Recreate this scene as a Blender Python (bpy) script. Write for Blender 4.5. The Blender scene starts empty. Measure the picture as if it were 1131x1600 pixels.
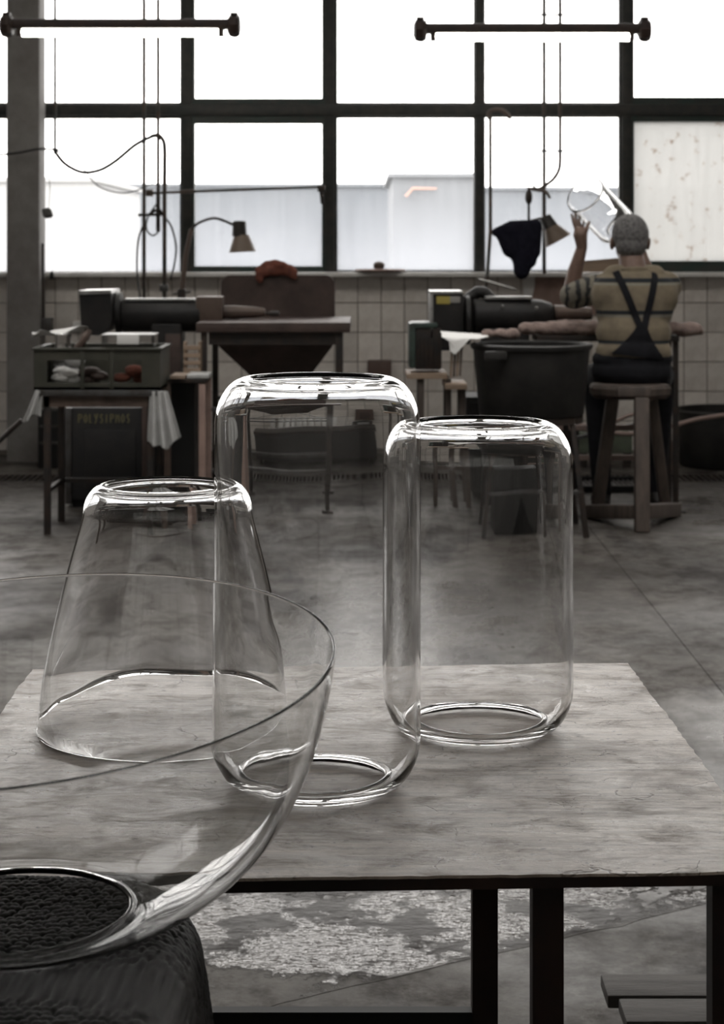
import bpy, bmesh, math, random
import numpy as np
from mathutils import Vector, Matrix, noise

random.seed(7)
scene = bpy.context.scene
COL = scene.collection
PI = math.pi

# ------------------------------------------------------------------ camera, world, exposure
F, CX, HY, CAMZ = 2750.0, 565.5, 385.0, 1.3      # focal length and horizon, in pixels of the 1131x1600 frame
cam_data = bpy.data.cameras.new('camera')
cam = bpy.data.objects.new('camera', cam_data)
COL.objects.link(cam)
cam.location = (0, 0, CAMZ)
cam.rotation_euler = (PI / 2, 0, 0)
cam_data.sensor_fit = 'VERTICAL'
cam_data.sensor_height = 36.0
cam_data.lens = 36.0 * F / 1600.0
cam_data.shift_y = -(800.0 - HY) / 1600.0
cam_data.clip_start = 0.05
cam_data.clip_end = 500
cam_data.dof.use_dof = True
cam_data.dof.focus_distance = 1.95
cam_data.dof.aperture_fstop = 15.0
scene.camera = cam

SKY = 5.6
world = bpy.data.worlds.new('overcast_sky')
scene.world = world
world.use_nodes = True
bg = world.node_tree.nodes['Background']
bg.inputs[0].default_value = (1.0, 0.972, 0.938, 1)
bg.inputs[1].default_value = SKY

scene.view_settings.view_transform = 'Standard'
scene.view_settings.look = 'None'
scene.view_settings.exposure = 0.0
scene.view_settings.gamma = 1.0
scene.view_settings.use_curve_mapping = False
cy = scene.cycles
cy.max_bounces = 24
cy.diffuse_bounces = 6
cy.glossy_bounces = 10
cy.transmission_bounces = 24
cy.transparent_max_bounces = 24
cy.sample_clamp_indirect = 12.0
cy.blur_glossy = 0.4
cy.caustics_refractive = True
cy.caustics_reflective = True
cy.use_denoising = True

def portal(name, loc, rot, sx, sy):
    d = bpy.data.lights.new(name, 'AREA')
    d.shape = 'RECTANGLE'; d.size = sx; d.size_y = sy
    d.cycles.is_portal = True
    o = bpy.data.objects.new(name, d); COL.objects.link(o)
    o.location = loc; o.rotation_euler = rot
portal('window_light_portal', (0, 11.25, 2.65), (-PI / 2, 0, 0), 11.4, 3.2)
portal('added_rear_portal', (0, -3.25, 2.95), (PI / 2, 0, 0), 9.0, 1.9)
portal('added_roof_portal', (0, 5.65, 4.52), (0, 0, 0), 9.0, 2.5)

# ------------------------------------------------------------------ helpers
def P(x, y, Y):
    """world point that the photograph shows at pixel (x, y) when it is Y metres away"""
    return Vector(((x - CX) * Y / F, Y, CAMZ - (y - HY) * Y / F))

def S(Y):
    return F / Y

class MB:
    def __init__(self):
        self.v = []; self.f = []
    def add(self, vs, fs):
        o = len(self.v)
        self.v += [Vector(p) for p in vs]
        self.f += [[i + o for i in f] for f in fs]
        return self
    def box(self, a, b, bev=0.0, M=None):
        x0, x1 = sorted((a[0], b[0])); y0, y1 = sorted((a[1], b[1])); z0, z1 = sorted((a[2], b[2]))
        if bev <= 0:
            vs = [(x, y, z) for z in (z0, z1) for y in (y0, y1) for x in (x0, x1)]
            fs = [(0, 2, 3, 1), (4, 5, 7, 6), (0, 1, 5, 4), (2, 6, 7, 3), (0, 4, 6, 2), (1, 3, 7, 5)]
        else:
            bm = bmesh.new()
            bmesh.ops.create_cube(bm, size=1)
            for q in bm.verts:
                q.co = Vector(((x0 + x1) / 2 + q.co.x * (x1 - x0), (y0 + y1) / 2 + q.co.y * (y1 - y0), (z0 + z1) / 2 + q.co.z * (z1 - z0)))
            bmesh.ops.bevel(bm, geom=bm.edges[:], offset=min(bev, .49 * min(x1 - x0, y1 - y0, z1 - z0)), segments=2, affect='EDGES', profile=.6)
            bm.verts.index_update()
            vs = [q.co.copy() for q in bm.verts]; fs = [[q.index for q in f.verts] for f in bm.faces]
            bm.free()
        if M: vs = [M @ Vector(p) for p in vs]
        return self.add(vs, fs)
    def bar(self, p, q, w, h=None, bev=0.0, up=(0, 0, 1)):
        """rectangular bar from p to q"""
        p = Vector(p); q = Vector(q); h = h or w
        d = q - p; L = d.length; d.normalize()
        u = Vector(up)
        if abs(d.dot(u)) > .98: u = Vector((0, 1, 0))
        s = d.cross(u).normalized(); u = s.cross(d)
        M = Matrix(((s.x, d.x, u.x, p.x), (s.y, d.y, u.y, p.y), (s.z, d.z, u.z, p.z), (0, 0, 0, 1)))
        return self.box((-w / 2, 0, -h / 2), (w / 2, L, h / 2), bev, M)
    def tube(self, pts, r, seg=10, cap=True):
        pts = [Vector(p) for p in pts]; n = len(pts)
        rs = list(r) if isinstance(r, (list, tuple)) else [r] * n
        vs = []; fs = []; ref = None
        for i, p in enumerate(pts):
            t = (pts[min(i + 1, n - 1)] - pts[max(i - 1, 0)]).normalized()
            if ref is None:
                ref = Vector((0, 0, 1)) if abs(t.z) < .9 else Vector((1, 0, 0))
            s = t.cross(ref)
            if s.length < 1e-6: s = t.cross(Vector((.3, .7, .2)))
            s.normalize(); u = s.cross(t).normalized(); ref = u
            for k in range(seg):
                a = 2 * PI * k / seg
                vs.append(p + rs[i] * (math.cos(a) * s + math.sin(a) * u))
        for i in range(n - 1):
            for k in range(seg):
                k2 = (k + 1) % seg
                fs.append((i * seg + k, i * seg + k2, (i + 1) * seg + k2, (i + 1) * seg + k))
        if cap:
            fs.append(list(range(seg))[::-1]); fs.append([(n - 1) * seg + k for k in range(seg)])
        return self.add(vs, fs)
    def lathe(self, prof, origin, axis=(0, 0, 1), seg=32, fn=None, closed=False):
        """revolve (r, h) points about an axis"""
        o = Vector(origin); a = Vector(axis).normalized()
        s = a.orthogonal().normalized() if abs(a.z) < .999 else Vector((1, 0, 0))
        t = a.cross(s)
        vs = []; fs = []; n = len(prof)
        for i, (r, h) in enumerate(prof):
            for k in range(seg):
                th = 2 * PI * k / seg
                rr, hh = (r, h) if fn is None else fn(r, h, th, i)
                vs.append(o + a * hh + rr * (math.cos(th) * s + math.sin(th) * t))
        m = n if closed else n - 1
        for i in range(m):
            j = (i + 1) % n
            for k in range(seg):
                k2 = (k + 1) % seg
                fs.append((i * seg + k, i * seg + k2, j * seg + k2, j * seg + k))
        if not closed:
            if prof[0][0] > 1e-6: fs.append(list(range(seg))[::-1])
            if prof[-1][0] > 1e-6: fs.append([(n - 1) * seg + k for k in range(seg)])
        return self.add(vs, fs)
    def prism(self, poly, d):
        """polygon of 3-D points extruded by d"""
        n = len(poly); d = Vector(d)
        vs = [Vector(p) for p in poly] + [Vector(p) + d for p in poly]
        fs = [list(range(n))[::-1], [n + i for i in range(n)]]
        fs += [(i, (i + 1) % n, n + (i + 1) % n, n + i) for i in range(n)]
        return self.add(vs, fs)
    def ball(self, c, r, M=None, nu=14, nv=9):
        c = Vector(c); r = r if isinstance(r, (list, tuple)) else (r, r, r)
        vs = []; fs = []
        for j in range(nv + 1):
            ph = PI * j / nv
            for i in range(nu):
                th = 2 * PI * i / nu
                p = Vector((r[0] * math.sin(ph) * math.cos(th), r[1] * math.sin(ph) * math.sin(th), r[2] * math.cos(ph)))
                vs.append(c + (M @ p if M else p))
        for j in range(nv):
            for i in range(nu):
                i2 = (i + 1) % nu
                fs.append((j * nu + i, (j + 1) * nu + i, (j + 1) * nu + i2, j * nu + i2))
        return self.add(vs, fs)
    def capsule(self, p, q, r0, r1, seg=12):
        """tapered limb with round ends"""
        p = Vector(p); q = Vector(q); d = (q - p).normalized()
        pts = []; rs = []
        for k in range(5):
            a = PI / 2 * k / 4
            pts.append(p - d * r0 * math.cos(a) * .98); rs.append(max(r0 * math.sin(a), 1e-4))
        for k in range(5):
            a = PI / 2 * k / 4
            pts.append(q + d * r1 * math.sin(a) * .98); rs.append(max(r1 * math.cos(a), 1e-4))
        return self.tube(pts, rs, seg)
    def build(self, name, mat, parent=None, smooth=40, subd=0):
        base = Vector((0, 0, 0))
        if parent is not None:
            r = parent
            while r is not None:
                base += r.location; r = r.parent
        elif self.v:
            xs = [p.x for p in self.v]; ys = [p.y for p in self.v]; zs = [p.z for p in self.v]
            base = Vector(((min(xs) + max(xs)) / 2, (min(ys) + max(ys)) / 2, min(zs)))
        me = bpy.data.meshes.new(name)
        me.from_pydata([tuple(p - base) for p in self.v], [], self.f)
        bm = bmesh.new(); bm.from_mesh(me)
        bmesh.ops.remove_doubles(bm, verts=bm.verts, dist=1e-6)
        bmesh.ops.recalc_face_normals(bm, faces=bm.faces)
        bm.to_mesh(me); bm.free()
        if smooth:
            for p in me.polygons: p.use_smooth = True
            if smooth < 180: me.set_sharp_from_angle(angle=math.radians(smooth))
        me.materials.append(mat)
        o = bpy.data.objects.new(name, me); COL.objects.link(o)
        if parent is not None: o.parent = parent
        else: o.location = base
        if subd:
            m = o.modifiers.new('subdivision', 'SUBSURF'); m.levels = subd; m.render_levels = subd
        return o
    def solid(self, name, mat, parent, voxel, smooth_it=4):
        """fuse all shapes into one continuous skin"""
        o = self.build(name, mat, parent, smooth=180)
        m = o.modifiers.new('fuse', 'REMESH'); m.mode = 'VOXEL'; m.voxel_size = voxel; m.use_smooth_shade = True
        m = o.modifiers.new('relax', 'SMOOTH'); m.factor = .5; m.iterations = smooth_it
        bpy.context.view_layer.update()
        dg = bpy.context.evaluated_depsgraph_get()
        me = bpy.data.meshes.new_from_object(o.evaluated_get(dg))
        o.modifiers.clear(); o.data = me
        if not me.materials: me.materials.append(mat)
        for p in me.polygons: p.use_smooth = True
        return o

def tag(o, label=None, cat=None, group=None, kind=None):
    if label: o['label'] = label
    if cat: o['category'] = cat
    if group: o['group'] = group
    if kind: o['kind'] = kind
    return o

def empty(name, loc, label, cat, group=None):
    o = bpy.data.objects.new(name, None); COL.objects.link(o)
    o.location = Vector(loc); o.empty_display_size = .1
    return tag(o, label, cat, group)

def structure(o):
    o['kind'] = 'structure'; return o

def spline(pts, n=8):
    """smooth path through points"""
    pts = [Vector(p) for p in pts]; out = []
    for i in range(len(pts) - 1):
        p0 = pts[max(i - 1, 0)]; p1 = pts[i]; p2 = pts[i + 1]; p3 = pts[min(i + 2, len(pts) - 1)]
        for k in range(n):
            t = k / n
            out.append(.5 * ((2 * p1) + (p2 - p0) * t + (2 * p0 - 5 * p1 + 4 * p2 - p3) * t * t + (3 * p1 - p0 - 3 * p2 + p3) * t ** 3))
    out.append(pts[-1]); return out

# ------------------------------------------------------------------ materials
def nodes(m):
    m.use_nodes = True; nt = m.node_tree
    return nt, nt.nodes, nt.links

def mat(name, col, rough=.6, metal=0.0, col2=None, scale=6.0, amount=1.0, bump=0.0, bscale=40.0, stretch=(1, 1, 1), spec=.5, lo=.4, hi=.65, coat=0.0):
    m = bpy.data.materials.new(name); nt, N, L = nodes(m)
    b = N['Principled BSDF']
    b.inputs['Base Color'].default_value = (*col, 1); b.inputs['Roughness'].default_value = rough
    b.inputs['Metallic'].default_value = metal; b.inputs['Specular IOR Level'].default_value = spec
    b.inputs['Coat Weight'].default_value = coat
    tc = N.new('ShaderNodeTexCoord'); mp = N.new('ShaderNodeMapping'); mp.inputs['Scale'].default_value = stretch
    L.new(tc.outputs['Object'], mp.inputs['Vector'])
    if col2:
        t = N.new('ShaderNodeTexNoise'); t.inputs['Scale'].default_value = scale; t.inputs['Detail'].default_value = 8; t.inputs['Roughness'].default_value = .65
        L.new(mp.outputs[0], t.inputs['Vector'])
        r = N.new('ShaderNodeMapRange'); r.inputs[1].default_value = lo; r.inputs[2].default_value = hi; r.inputs[4].default_value = amount
        L.new(t.outputs['Fac'], r.inputs[0])
        x = N.new('ShaderNodeMix'); x.data_type = 'RGBA'
        x.inputs[6].default_value = (*col, 1); x.inputs[7].default_value = (*col2, 1)
        L.new(r.outputs[0], x.inputs[0]); L.new(x.outputs[2], b.inputs['Base Color'])
    if bump:
        t2 = N.new('ShaderNodeTexNoise'); t2.inputs['Scale'].default_value = bscale; t2.inputs['Detail'].default_value = 6
        L.new(mp.outputs[0], t2.inputs['Vector'])
        bu = N.new('ShaderNodeBump'); bu.inputs['Strength'].default_value = bump; bu.inputs['Distance'].default_value = .01
        L.new(t2.outputs['Fac'], bu.inputs['Height']); L.new(bu.outputs[0], b.inputs['Normal'])
    return m

def emit(name, col, strength):
    m = bpy.data.materials.new(name); nt, N, L = nodes(m)
    b = N['Principled BSDF']
    b.inputs['Base Color'].default_value = (.8, .8, .8, 1)
    b.inputs['Emission Color'].default_value = (*col, 1); b.inputs['Emission Strength'].default_value = strength
    return m

def glass(name, tint=(1, 1, 1), rough=0.0, ior=1.47):
    m = bpy.data.materials.new(name); nt, N, L = nodes(m)
    N.remove(N['Principled BSDF'])
    g = N.new('ShaderNodeBsdfGlass'); g.inputs['Color'].default_value = (*tint, 1); g.inputs['Roughness'].default_value = rough; g.inputs['IOR'].default_value = ior
    L.new(g.outputs[0], N['Material Output'].inputs[0])
    return m

def pane_mat(name, base, low, dirt_col, streak=.08, rust=False, zlow=1.14, zhigh=1.75):
    """window pane: clear sheet with a film of dust, thicker towards the sill"""
    m = bpy.data.materials.new(name); nt, N, L = nodes(m)
    N.remove(N['Principled BSDF'])
    geo = N.new('ShaderNodeNewGeometry'); sep = N.new('ShaderNodeSeparateXYZ'); L.new(geo.outputs['Position'], sep.inputs[0])
    r = N.new('ShaderNodeMapRange'); r.interpolation_type = 'SMOOTHSTEP'
    r.inputs[1].default_value = zlow; r.inputs[2].default_value = zhigh; r.inputs[3].default_value = low; r.inputs[4].default_value = base
    L.new(sep.outputs['Z'], r.inputs[0])
    mp = N.new('ShaderNodeMapping'); mp.inputs['Scale'].default_value = (22, 1, 1.6); L.new(geo.outputs['Position'], mp.inputs[0])
    t = N.new('ShaderNodeTexNoise'); t.inputs['Scale'].default_value = 1.6; t.inputs['Detail'].default_value = 6; L.new(mp.outputs[0], t.inputs['Vector'])
    ma = N.new('ShaderNodeMath'); ma.operation = 'MULTIPLY_ADD'; ma.inputs[1].default_value = streak * 2; L.new(t.outputs['Fac'], ma.inputs[0])
    sb = N.new('ShaderNodeMath'); sb.operation = 'SUBTRACT'; sb.inputs[1].default_value = streak; L.new(r.outputs[0], sb.inputs[0]); L.new(sb.outputs[0], ma.inputs[2])
    cl = N.new('ShaderNodeClamp'); L.new(ma.outputs[0], cl.inputs[0])
    tr = N.new('ShaderNodeBsdfTransparent'); tl = N.new('ShaderNodeBsdfTranslucent'); tl.inputs['Color'].default_value = (*dirt_col, 1)
    if rust:
        v = N.new('ShaderNodeTexNoise'); v.inputs['Scale'].default_value = 21; v.inputs['Detail'].default_value = 8; L.new(geo.outputs['Position'], v.inputs['Vector'])
        rr = N.new('ShaderNodeMapRange'); rr.inputs[1].default_value = .61; rr.inputs[2].default_value = .72; L.new(v.outputs['Fac'], rr.inputs[0])
        zz = N.new('ShaderNodeMapRange'); zz.inputs[1].default_value = 1.85; zz.inputs[2].default_value = 2.1; zz.inputs[3].default_value = .55; zz.inputs[4].default_value = 1; L.new(sep.outputs['Z'], zz.inputs[0])
        mu = N.new('ShaderNodeMath'); mu.operation = 'MULTIPLY'; L.new(rr.outputs[0], mu.inputs[0]); L.new(zz.outputs[0], mu.inputs[1])
        cx = N.new('ShaderNodeMix'); cx.data_type = 'RGBA'; cx.inputs[6].default_value = (*dirt_col, 1); cx.inputs[7].default_value = (.29, .21, .16, 1)
        L.new(mu.outputs[0], cx.inputs[0]); L.new(cx.outputs[2], tl.inputs['Color'])
    mx = N.new('ShaderNodeMixShader'); L.new(cl.outputs[0], mx.inputs[0]); L.new(tr.outputs[0], mx.inputs[1]); L.new(tl.outputs[0], mx.inputs[2])
    gl = N.new('ShaderNodeBsdfGlossy'); gl.inputs['Roughness'].default_value = .02
    fr = N.new('ShaderNodeFresnel'); fr.inputs['IOR'].default_value = 1.45
    fm = N.new('ShaderNodeMath'); fm.operation = 'MULTIPLY'; fm.inputs[1].default_value = .8; L.new(fr.outputs[0], fm.inputs[0])
    m2 = N.new('ShaderNodeMixShader'); L.new(fm.outputs[0], m2.inputs[0]); L.new(mx.outputs[0], m2.inputs[1]); L.new(gl.outputs[0], m2.inputs[2])
    L.new(m2.outputs[0], N['Material Output'].inputs[0])
    return m

M = {}
M['tile'] = None
M['wall'] = mat('plaster', (.5, .48, .455), .85, col2=(.42, .40, .38), scale=3)
M['ceil'] = mat('ceiling_paint', (.55, .54, .52), .9)
M['grout'] = mat('grout', (.20, .175, .155), .9)
M['column'] = mat('column_paint', (.22, .21, .20), .7, col2=(.16, .145, .135), scale=5, bump=.1)
M['sill'] = mat('sill_stone', (.78, .77, .75), .45, col2=(.62, .60, .57), scale=8)
M['frame'] = mat('dark_window_paint', (.012, .016, .014), .5, col2=(.035, .03, .025), scale=14)
M['frame_green'] = mat('green_window_paint', (.012, .03, .024), .5, col2=(.03, .03, .026), scale=14)
M['steel'] = mat('grey_steel', (.10, .10, .10), .45, .6, col2=(.06, .05, .045), scale=12)
M['iron'] = mat('dark_iron', (.028, .026, .025), .5, .4, col2=(.05, .035, .028), scale=15)
M['black'] = mat('black_paint', (.008, .008, .008), .55, spec=.35)
M['rust_iron'] = mat('rusty_iron', (.018, .012, .011), .6, .2, col2=(.035, .017, .012), scale=10, spec=.3)
M['conduit'] = mat('conduit_steel', (.05, .055, .052), .5, .5, col2=(.09, .05, .035), scale=7)
M['cable'] = mat('black_rubber', (.018, .017, .016), .55)
M['machine'] = mat('machine_black', (.014, .0135, .0135), .5, .0, col2=(.028, .025, .024), scale=9, spec=.3)
M['machine_green'] = mat('machine_green', (.055, .085, .072), .45, col2=(.03, .035, .03), scale=8)
M['brass'] = mat('aged_brown_metal', (.12, .085, .068), .5, .2, col2=(.07, .05, .042), scale=9)
M['lightsteel'] = mat('worn_bright_steel', (.42, .42, .41), .35, .7, col2=(.25, .24, .23), scale=14)
M['board'] = mat('brown_board', (.05, .033, .028), .6, col2=(.085, .057, .048), scale=6, bump=.1)
M['wood'] = mat('pale_wood', (.34, .25, .18), .6, col2=(.22, .16, .115), scale=4, stretch=(1, 8, 8), bump=.1)
M['stoolwood'] = mat('old_stool_wood', (.085, .065, .053), .65, col2=(.05, .038, .032), scale=5, stretch=(6, 6, 1), bump=.15)
M['pallet'] = mat('weathered_wood', (.075, .068, .063), .75, col2=(.04, .036, .033), scale=6, stretch=(1, 9, 9), bump=.25)
M['redcloth'] = mat('rust_cloth', (.17, .055, .035), .95, col2=(.10, .035, .025), scale=25, bump=.3)
M['navy'] = mat('navy_towel', (.009, .009, .017), .95, col2=(.015, .015, .026), scale=30, bump=.4, bscale=200, spec=.2)
M['plastic'] = mat('milky_plastic', (.5, .5, .49), .4, col2=(.38, .38, .37), scale=9)
M['white'] = mat('white_paper', (.68, .67, .65), .7)
M['crate'] = mat('olive_crate', (.032, .033, .024), .55, col2=(.05, .047, .035), scale=9)
M['darkbox'] = mat('dark_box', (.012, .012, .013), .6, col2=(.022, .02, .019), scale=10)
M['chalk'] = mat('yellow_chalk', (.19, .17, .09), .9)
M['tub'] = mat('black_tub_plastic', (.018, .0175, .017), .6, col2=(.034, .032, .03), scale=7, bump=.05, spec=.3)
M['pad'] = mat('dusty_pink_padding', (.33, .25, .22), .95, col2=(.18, .13, .115), scale=28, bump=.6, bscale=70)
M['hose'] = mat('pink_grey_hose', (.26, .19, .165), .6)
M['greenbox'] = mat('grey_green_paint', (.10, .12, .085), .6, col2=(.07, .08, .06), scale=10)
M['pinkboard'] = mat('pink_board', (.36, .25, .21), .8, col2=(.26, .18, .155), scale=9)
M['socket'] = mat('grey_socket', (.25, .25, .25), .5)
M['brownbox'] = mat('brown_switchbox', (.10, .062, .05), .5)
M['shade'] = mat('lamp_shade_paint', (.16, .12, .09), .5)
M['shade_dark'] = mat('lamp_neck_paint', (.02, .016, .014), .5)
M['bulb'] = emit('lit_bulb', (1, .62, .28), 12)
M['tubelight'] = emit('fluorescent', (1, .96, .86), 26)
M['fixture'] = mat('lamp_housing', (.03, .02, .017), .5, col2=(.05, .028, .02), scale=12)
M['yellow'] = mat('yellow_sticker', (.42, .34, .08), .6)
M['greysticker'] = mat('grey_sticker', (.3, .29, .27), .6)
M['glass'] = glass('clear_blown_glass', (.985, .985, .985))
M['glass_bowl'] = glass('clear_bowl_glass', (.985, .985, .985))
M['plasticbox'] = glass('clear_plastic', (.9, .9, .9), .08, 1.3)
M['skin'] = mat('skin', (.20, .125, .095), .55, col2=(.15, .095, .072), scale=20)
M['hair'] = mat('grey_hair', (.20, .195, .19), .8, col2=(.075, .07, .068), scale=70, bump=.5, bscale=320)
M['overall'] = mat('black_workwear', (.007, .007, .009), .9, col2=(.012, .012, .015), scale=20, spec=.25)
M['shoe'] = mat('shoe_leather', (.012, .01, .009), .5)
M['sack'] = mat('dusty_sack', (.10, .095, .09), .9)

def shirt_mat():
    m = mat('striped_shirt', (.20, .163, .11), .9, col2=(.14, .115, .08), scale=14, bump=.15, bscale=60); nt, N, L = nodes(m)
    b = N['Principled BSDF']; src = b.inputs['Base Color'].links[0].from_socket
    geo = N.new('ShaderNodeTexCoord'); sep = N.new('ShaderNodeSeparateXYZ'); L.new(geo.outputs['Object'], sep.inputs[0])
    prev = src
    for z, w, c in SHIRT_STRIPES:
        s = N.new('ShaderNodeMath'); s.operation = 'SUBTRACT'; s.inputs[1].default_value = z; L.new(sep.outputs['Z'], s.inputs[0])
        a = N.new('ShaderNodeMath'); a.operation = 'ABSOLUTE'; L.new(s.outputs[0], a.inputs[0])
        l = N.new('ShaderNodeMath'); l.operation = 'LESS_THAN'; l.inputs[1].default_value = w; L.new(a.outputs[0], l.inputs[0])
        x = N.new('ShaderNodeMix'); x.data_type = 'RGBA'; x.inputs[7].default_value = (*c, 1)
        L.new(l.outputs[0], x.inputs[0]); L.new(prev, x.inputs[6]); prev = x.outputs[2]
    L.new(prev, b.inputs['Base Color'])
    return m

def tile_mat():
    m = mat('glazed_tile', (.80, .755, .705), .25, col2=(.66, .61, .56), scale=9); nt, N, L = nodes(m)
    b = N['Principled BSDF']; src = b.inputs['Base Color'].links[0].from_socket
    oi = N.new('ShaderNodeObjectInfo'); r = N.new('ShaderNodeMapRange'); r.inputs[3].default_value = .82; r.inputs[4].default_value = 1.05
    L.new(oi.outputs['Random'], r.inputs[0])
    v = N.new('ShaderNodeVectorMath'); v.operation = 'SCALE'; L.new(src, v.inputs[0]); L.new(r.outputs[0], v.inputs['Scale'])
    L.new(v.outputs[0], b.inputs['Base Color'])
    return m
M['tile'] = tile_mat()

def floor_mat():
    """worn workshop concrete, stained and in places wet"""
    m = bpy.data.materials.new('worn_concrete'); nt, N, L = nodes(m)
    b = N['Principled BSDF']
    geo = N.new('ShaderNodeNewGeometry')
    def noise_(scale, detail=8, rough=.6, stretch=None):
        t = N.new('ShaderNodeTexNoise'); t.inputs['Scale'].default_value = scale; t.inputs['Detail'].default_value = detail; t.inputs['Roughness'].default_value = rough
        if stretch:
            mp = N.new('ShaderNodeMapping'); mp.inputs['Scale'].default_value = stretch; L.new(geo.outputs['Position'], mp.inputs[0]); L.new(mp.outputs[0], t.inputs['Vector'])
        else: L.new(geo.outputs['Position'], t.inputs['Vector'])
        return t.outputs['Fac']
    def rng(s, a, b_, c=0.0, d=1.0):
        r = N.new('ShaderNodeMapRange'); r.inputs[1].default_value = a; r.inputs[2].default_value = b_; r.inputs[3].default_value = c; r.inputs[4].default_value = d
        L.new(s, r.inputs[0]); return r.outputs[0]
    def mixc(f, a, b_):
        x = N.new('ShaderNodeMix'); x.data_type = 'RGBA'
        for i, c in ((6, a), (7, b_)):
            if isinstance(c, tuple): x.inputs[i].default_value = (*c, 1)
            else: L.new(c, x.inputs[i])
        L.new(f, x.inputs[0]); return x.outputs[2]
    def math_(op, a, b_):
        q = N.new('ShaderNodeMath'); q.operation = op
        for i, c in enumerate((a, b_)):
            if isinstance(c, (int, float)): q.inputs[i].default_value = c
            else: L.new(c, q.inputs[i])
        return q.outputs[0]
    n1 = noise_(1.1); n2 = noise_(5.5, 12, .75); n3 = noise_(1.9, 8, .62, (1, .55, 1)); n4 = noise_(60, 4)
    fine = noise_(19, 10, .8); spots = noise_(7, 5, .55, (1, .5, 1))
    c = mixc(rng(n1, .42, .58), (.045, .040, .035), (.092, .083, .073))
    c = mixc(rng(n2, .47, .62, 0, .8), c, (.040, .035, .031))
    c = mixc(rng(fine, .52, .66, 0, .6), c, (.15, .14, .127))
    c = mixc(rng(fine, .48, .38, 0, .55), c, (.03, .026, .023))
    blot = rng(n3, .535, .60)
    c = mixc(math_('MULTIPLY', blot, .75), c, (.020, .016, .015))
    c = mixc(rng(spots, .66, .69, 0, .85), c, (.014, .012, .011))
    # the wet strip of flaking concrete under the near table, ending at the slab edge
    sub = N.new('ShaderNodeVectorMath'); sub.operation = 'SUBTRACT'; sub.inputs[1].default_value = (.12, 3.36, 0); L.new(geo.outputs['Position'], sub.inputs[0])
    rot = N.new('ShaderNodeMapping'); rot.vector_type = 'POINT'; rot.inputs['Rotation'].default_value = (0, 0, math.radians(-28)); rot.inputs['Scale'].default_value = (1.25, 3.5, 1)
    L.new(sub.outputs[0], rot.inputs[0])
    ln = N.new('ShaderNodeVectorMath'); ln.operation = 'LENGTH'; L.new(rot.outputs[0], ln.inputs[0])
    dt = N.new('ShaderNodeVectorMath'); dt.operation = 'DOT_PRODUCT'; dt.inputs[1].default_value = (-.486, .874, 0); L.new(geo.outputs['Position'], dt.inputs[0])
    above = rng(dt.outputs['Value'], 2.705, 2.722)
    edge = math_('ADD', ln.outputs['Value'], math_('MULTIPLY', math_('SUBTRACT', noise_(6, 9, .68), .5), 3.0))
    wet = math_('MULTIPLY', rng(edge, 1.0, .86), above)
    pit = math_('MULTIPLY', rng(noise_(6, 7, .65), .50, .54), wet)      # pools where the skin has come off
    c = mixc(math_('MULTIPLY', wet, .45), c, (.06, .052, .046))
    c = mixc(math_('MULTIPLY', pit, .92), c, (.014, .010, .008))
    L.new(c, b.inputs['Base Color'])
    def spot(x, y, rx, ry, soft):
        # a puddle-damp area of the floor
        d = N.new('ShaderNodeVectorMath'); d.operation = 'SUBTRACT'; d.inputs[1].default_value = (x, y, 0); L.new(geo.outputs['Position'], d.inputs[0])
        q = N.new('ShaderNodeVectorMath'); q.operation = 'MULTIPLY'; q.inputs[1].default_value = (1 / rx, 1 / ry, 0); L.new(d.outputs[0], q.inputs[0])
        l = N.new('ShaderNodeVectorMath'); l.operation = 'LENGTH'; L.new(q.outputs[0], l.inputs[0])
        return rng(math_('ADD', l.outputs['Value'], math_('MULTIPLY', math_('SUBTRACT', noise_(3.1, 8, .65), .5), 1.6)), 1.0 + soft, 1.0 - soft)
    damp = math_('MULTIPLY', rng(noise_(.9, 7, .6), .50, .62), .55)
    for sp in ((.12, 6.0, .55, 1.3, .35), (1.35, 4.75, .6, .42, .3), (-2.0, 6.6, .7, 1.0, .3), (.1, 4.0, 1.4, .6, .3), (2.0, 8.6, .8, .7, .3)):
        damp = math_('MAXIMUM', damp, spot(*sp))
    dry = math_('SUBTRACT', 1.0, damp)
    rough = math_('ADD', .27, math_('MULTIPLY', dry, .28))
    rough = math_('ADD', rough, rng(n2, .42, .62, -.05, .12))
    rough = math_('MAXIMUM', .06, math_('SUBTRACT', rough, math_('MULTIPLY', wet, .46)))
    rough = math_('ADD', rough, math_('MULTIPLY', pit, .42))
    L.new(rough, b.inputs['Roughness'])
    sl = math_('SUBTRACT', math_('ADD', .16, math_('MULTIPLY', damp, .34)), math_('MULTIPLY', math_('MAXIMUM', rng(n2, .47, .62), blot), .10))
    L.new(math_('MAXIMUM', sl, math_('MULTIPLY', wet, math_('SUBTRACT', .6, math_('MULTIPLY', pit, .57)))), b.inputs['Specular IOR Level'])
    fl = noise_(23, 4, .5, (1, 1.7, 1))
    coarse = math_('MULTIPLY', math_('ADD', math_('MULTIPLY', n4, .05), math_('MULTIPLY', fine, .18)), math_('MULTIPLY', math_('SUBTRACT', 1.0, math_('MULTIPLY', wet, .95)), math_('ADD', .3, math_('MULTIPLY', dry, .7))))
    h = math_('ADD', coarse, math_('MULTIPLY', math_('MULTIPLY', fl, wet), .55))
    bu = N.new('ShaderNodeBump'); bu.inputs['Strength'].default_value = .8; bu.inputs['Distance'].default_value = .02
    L.new(h, bu.inputs['Height']); L.new(bu.outputs[0], b.inputs['Normal'])
    return m
M['floor'] = floor_mat()

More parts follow.
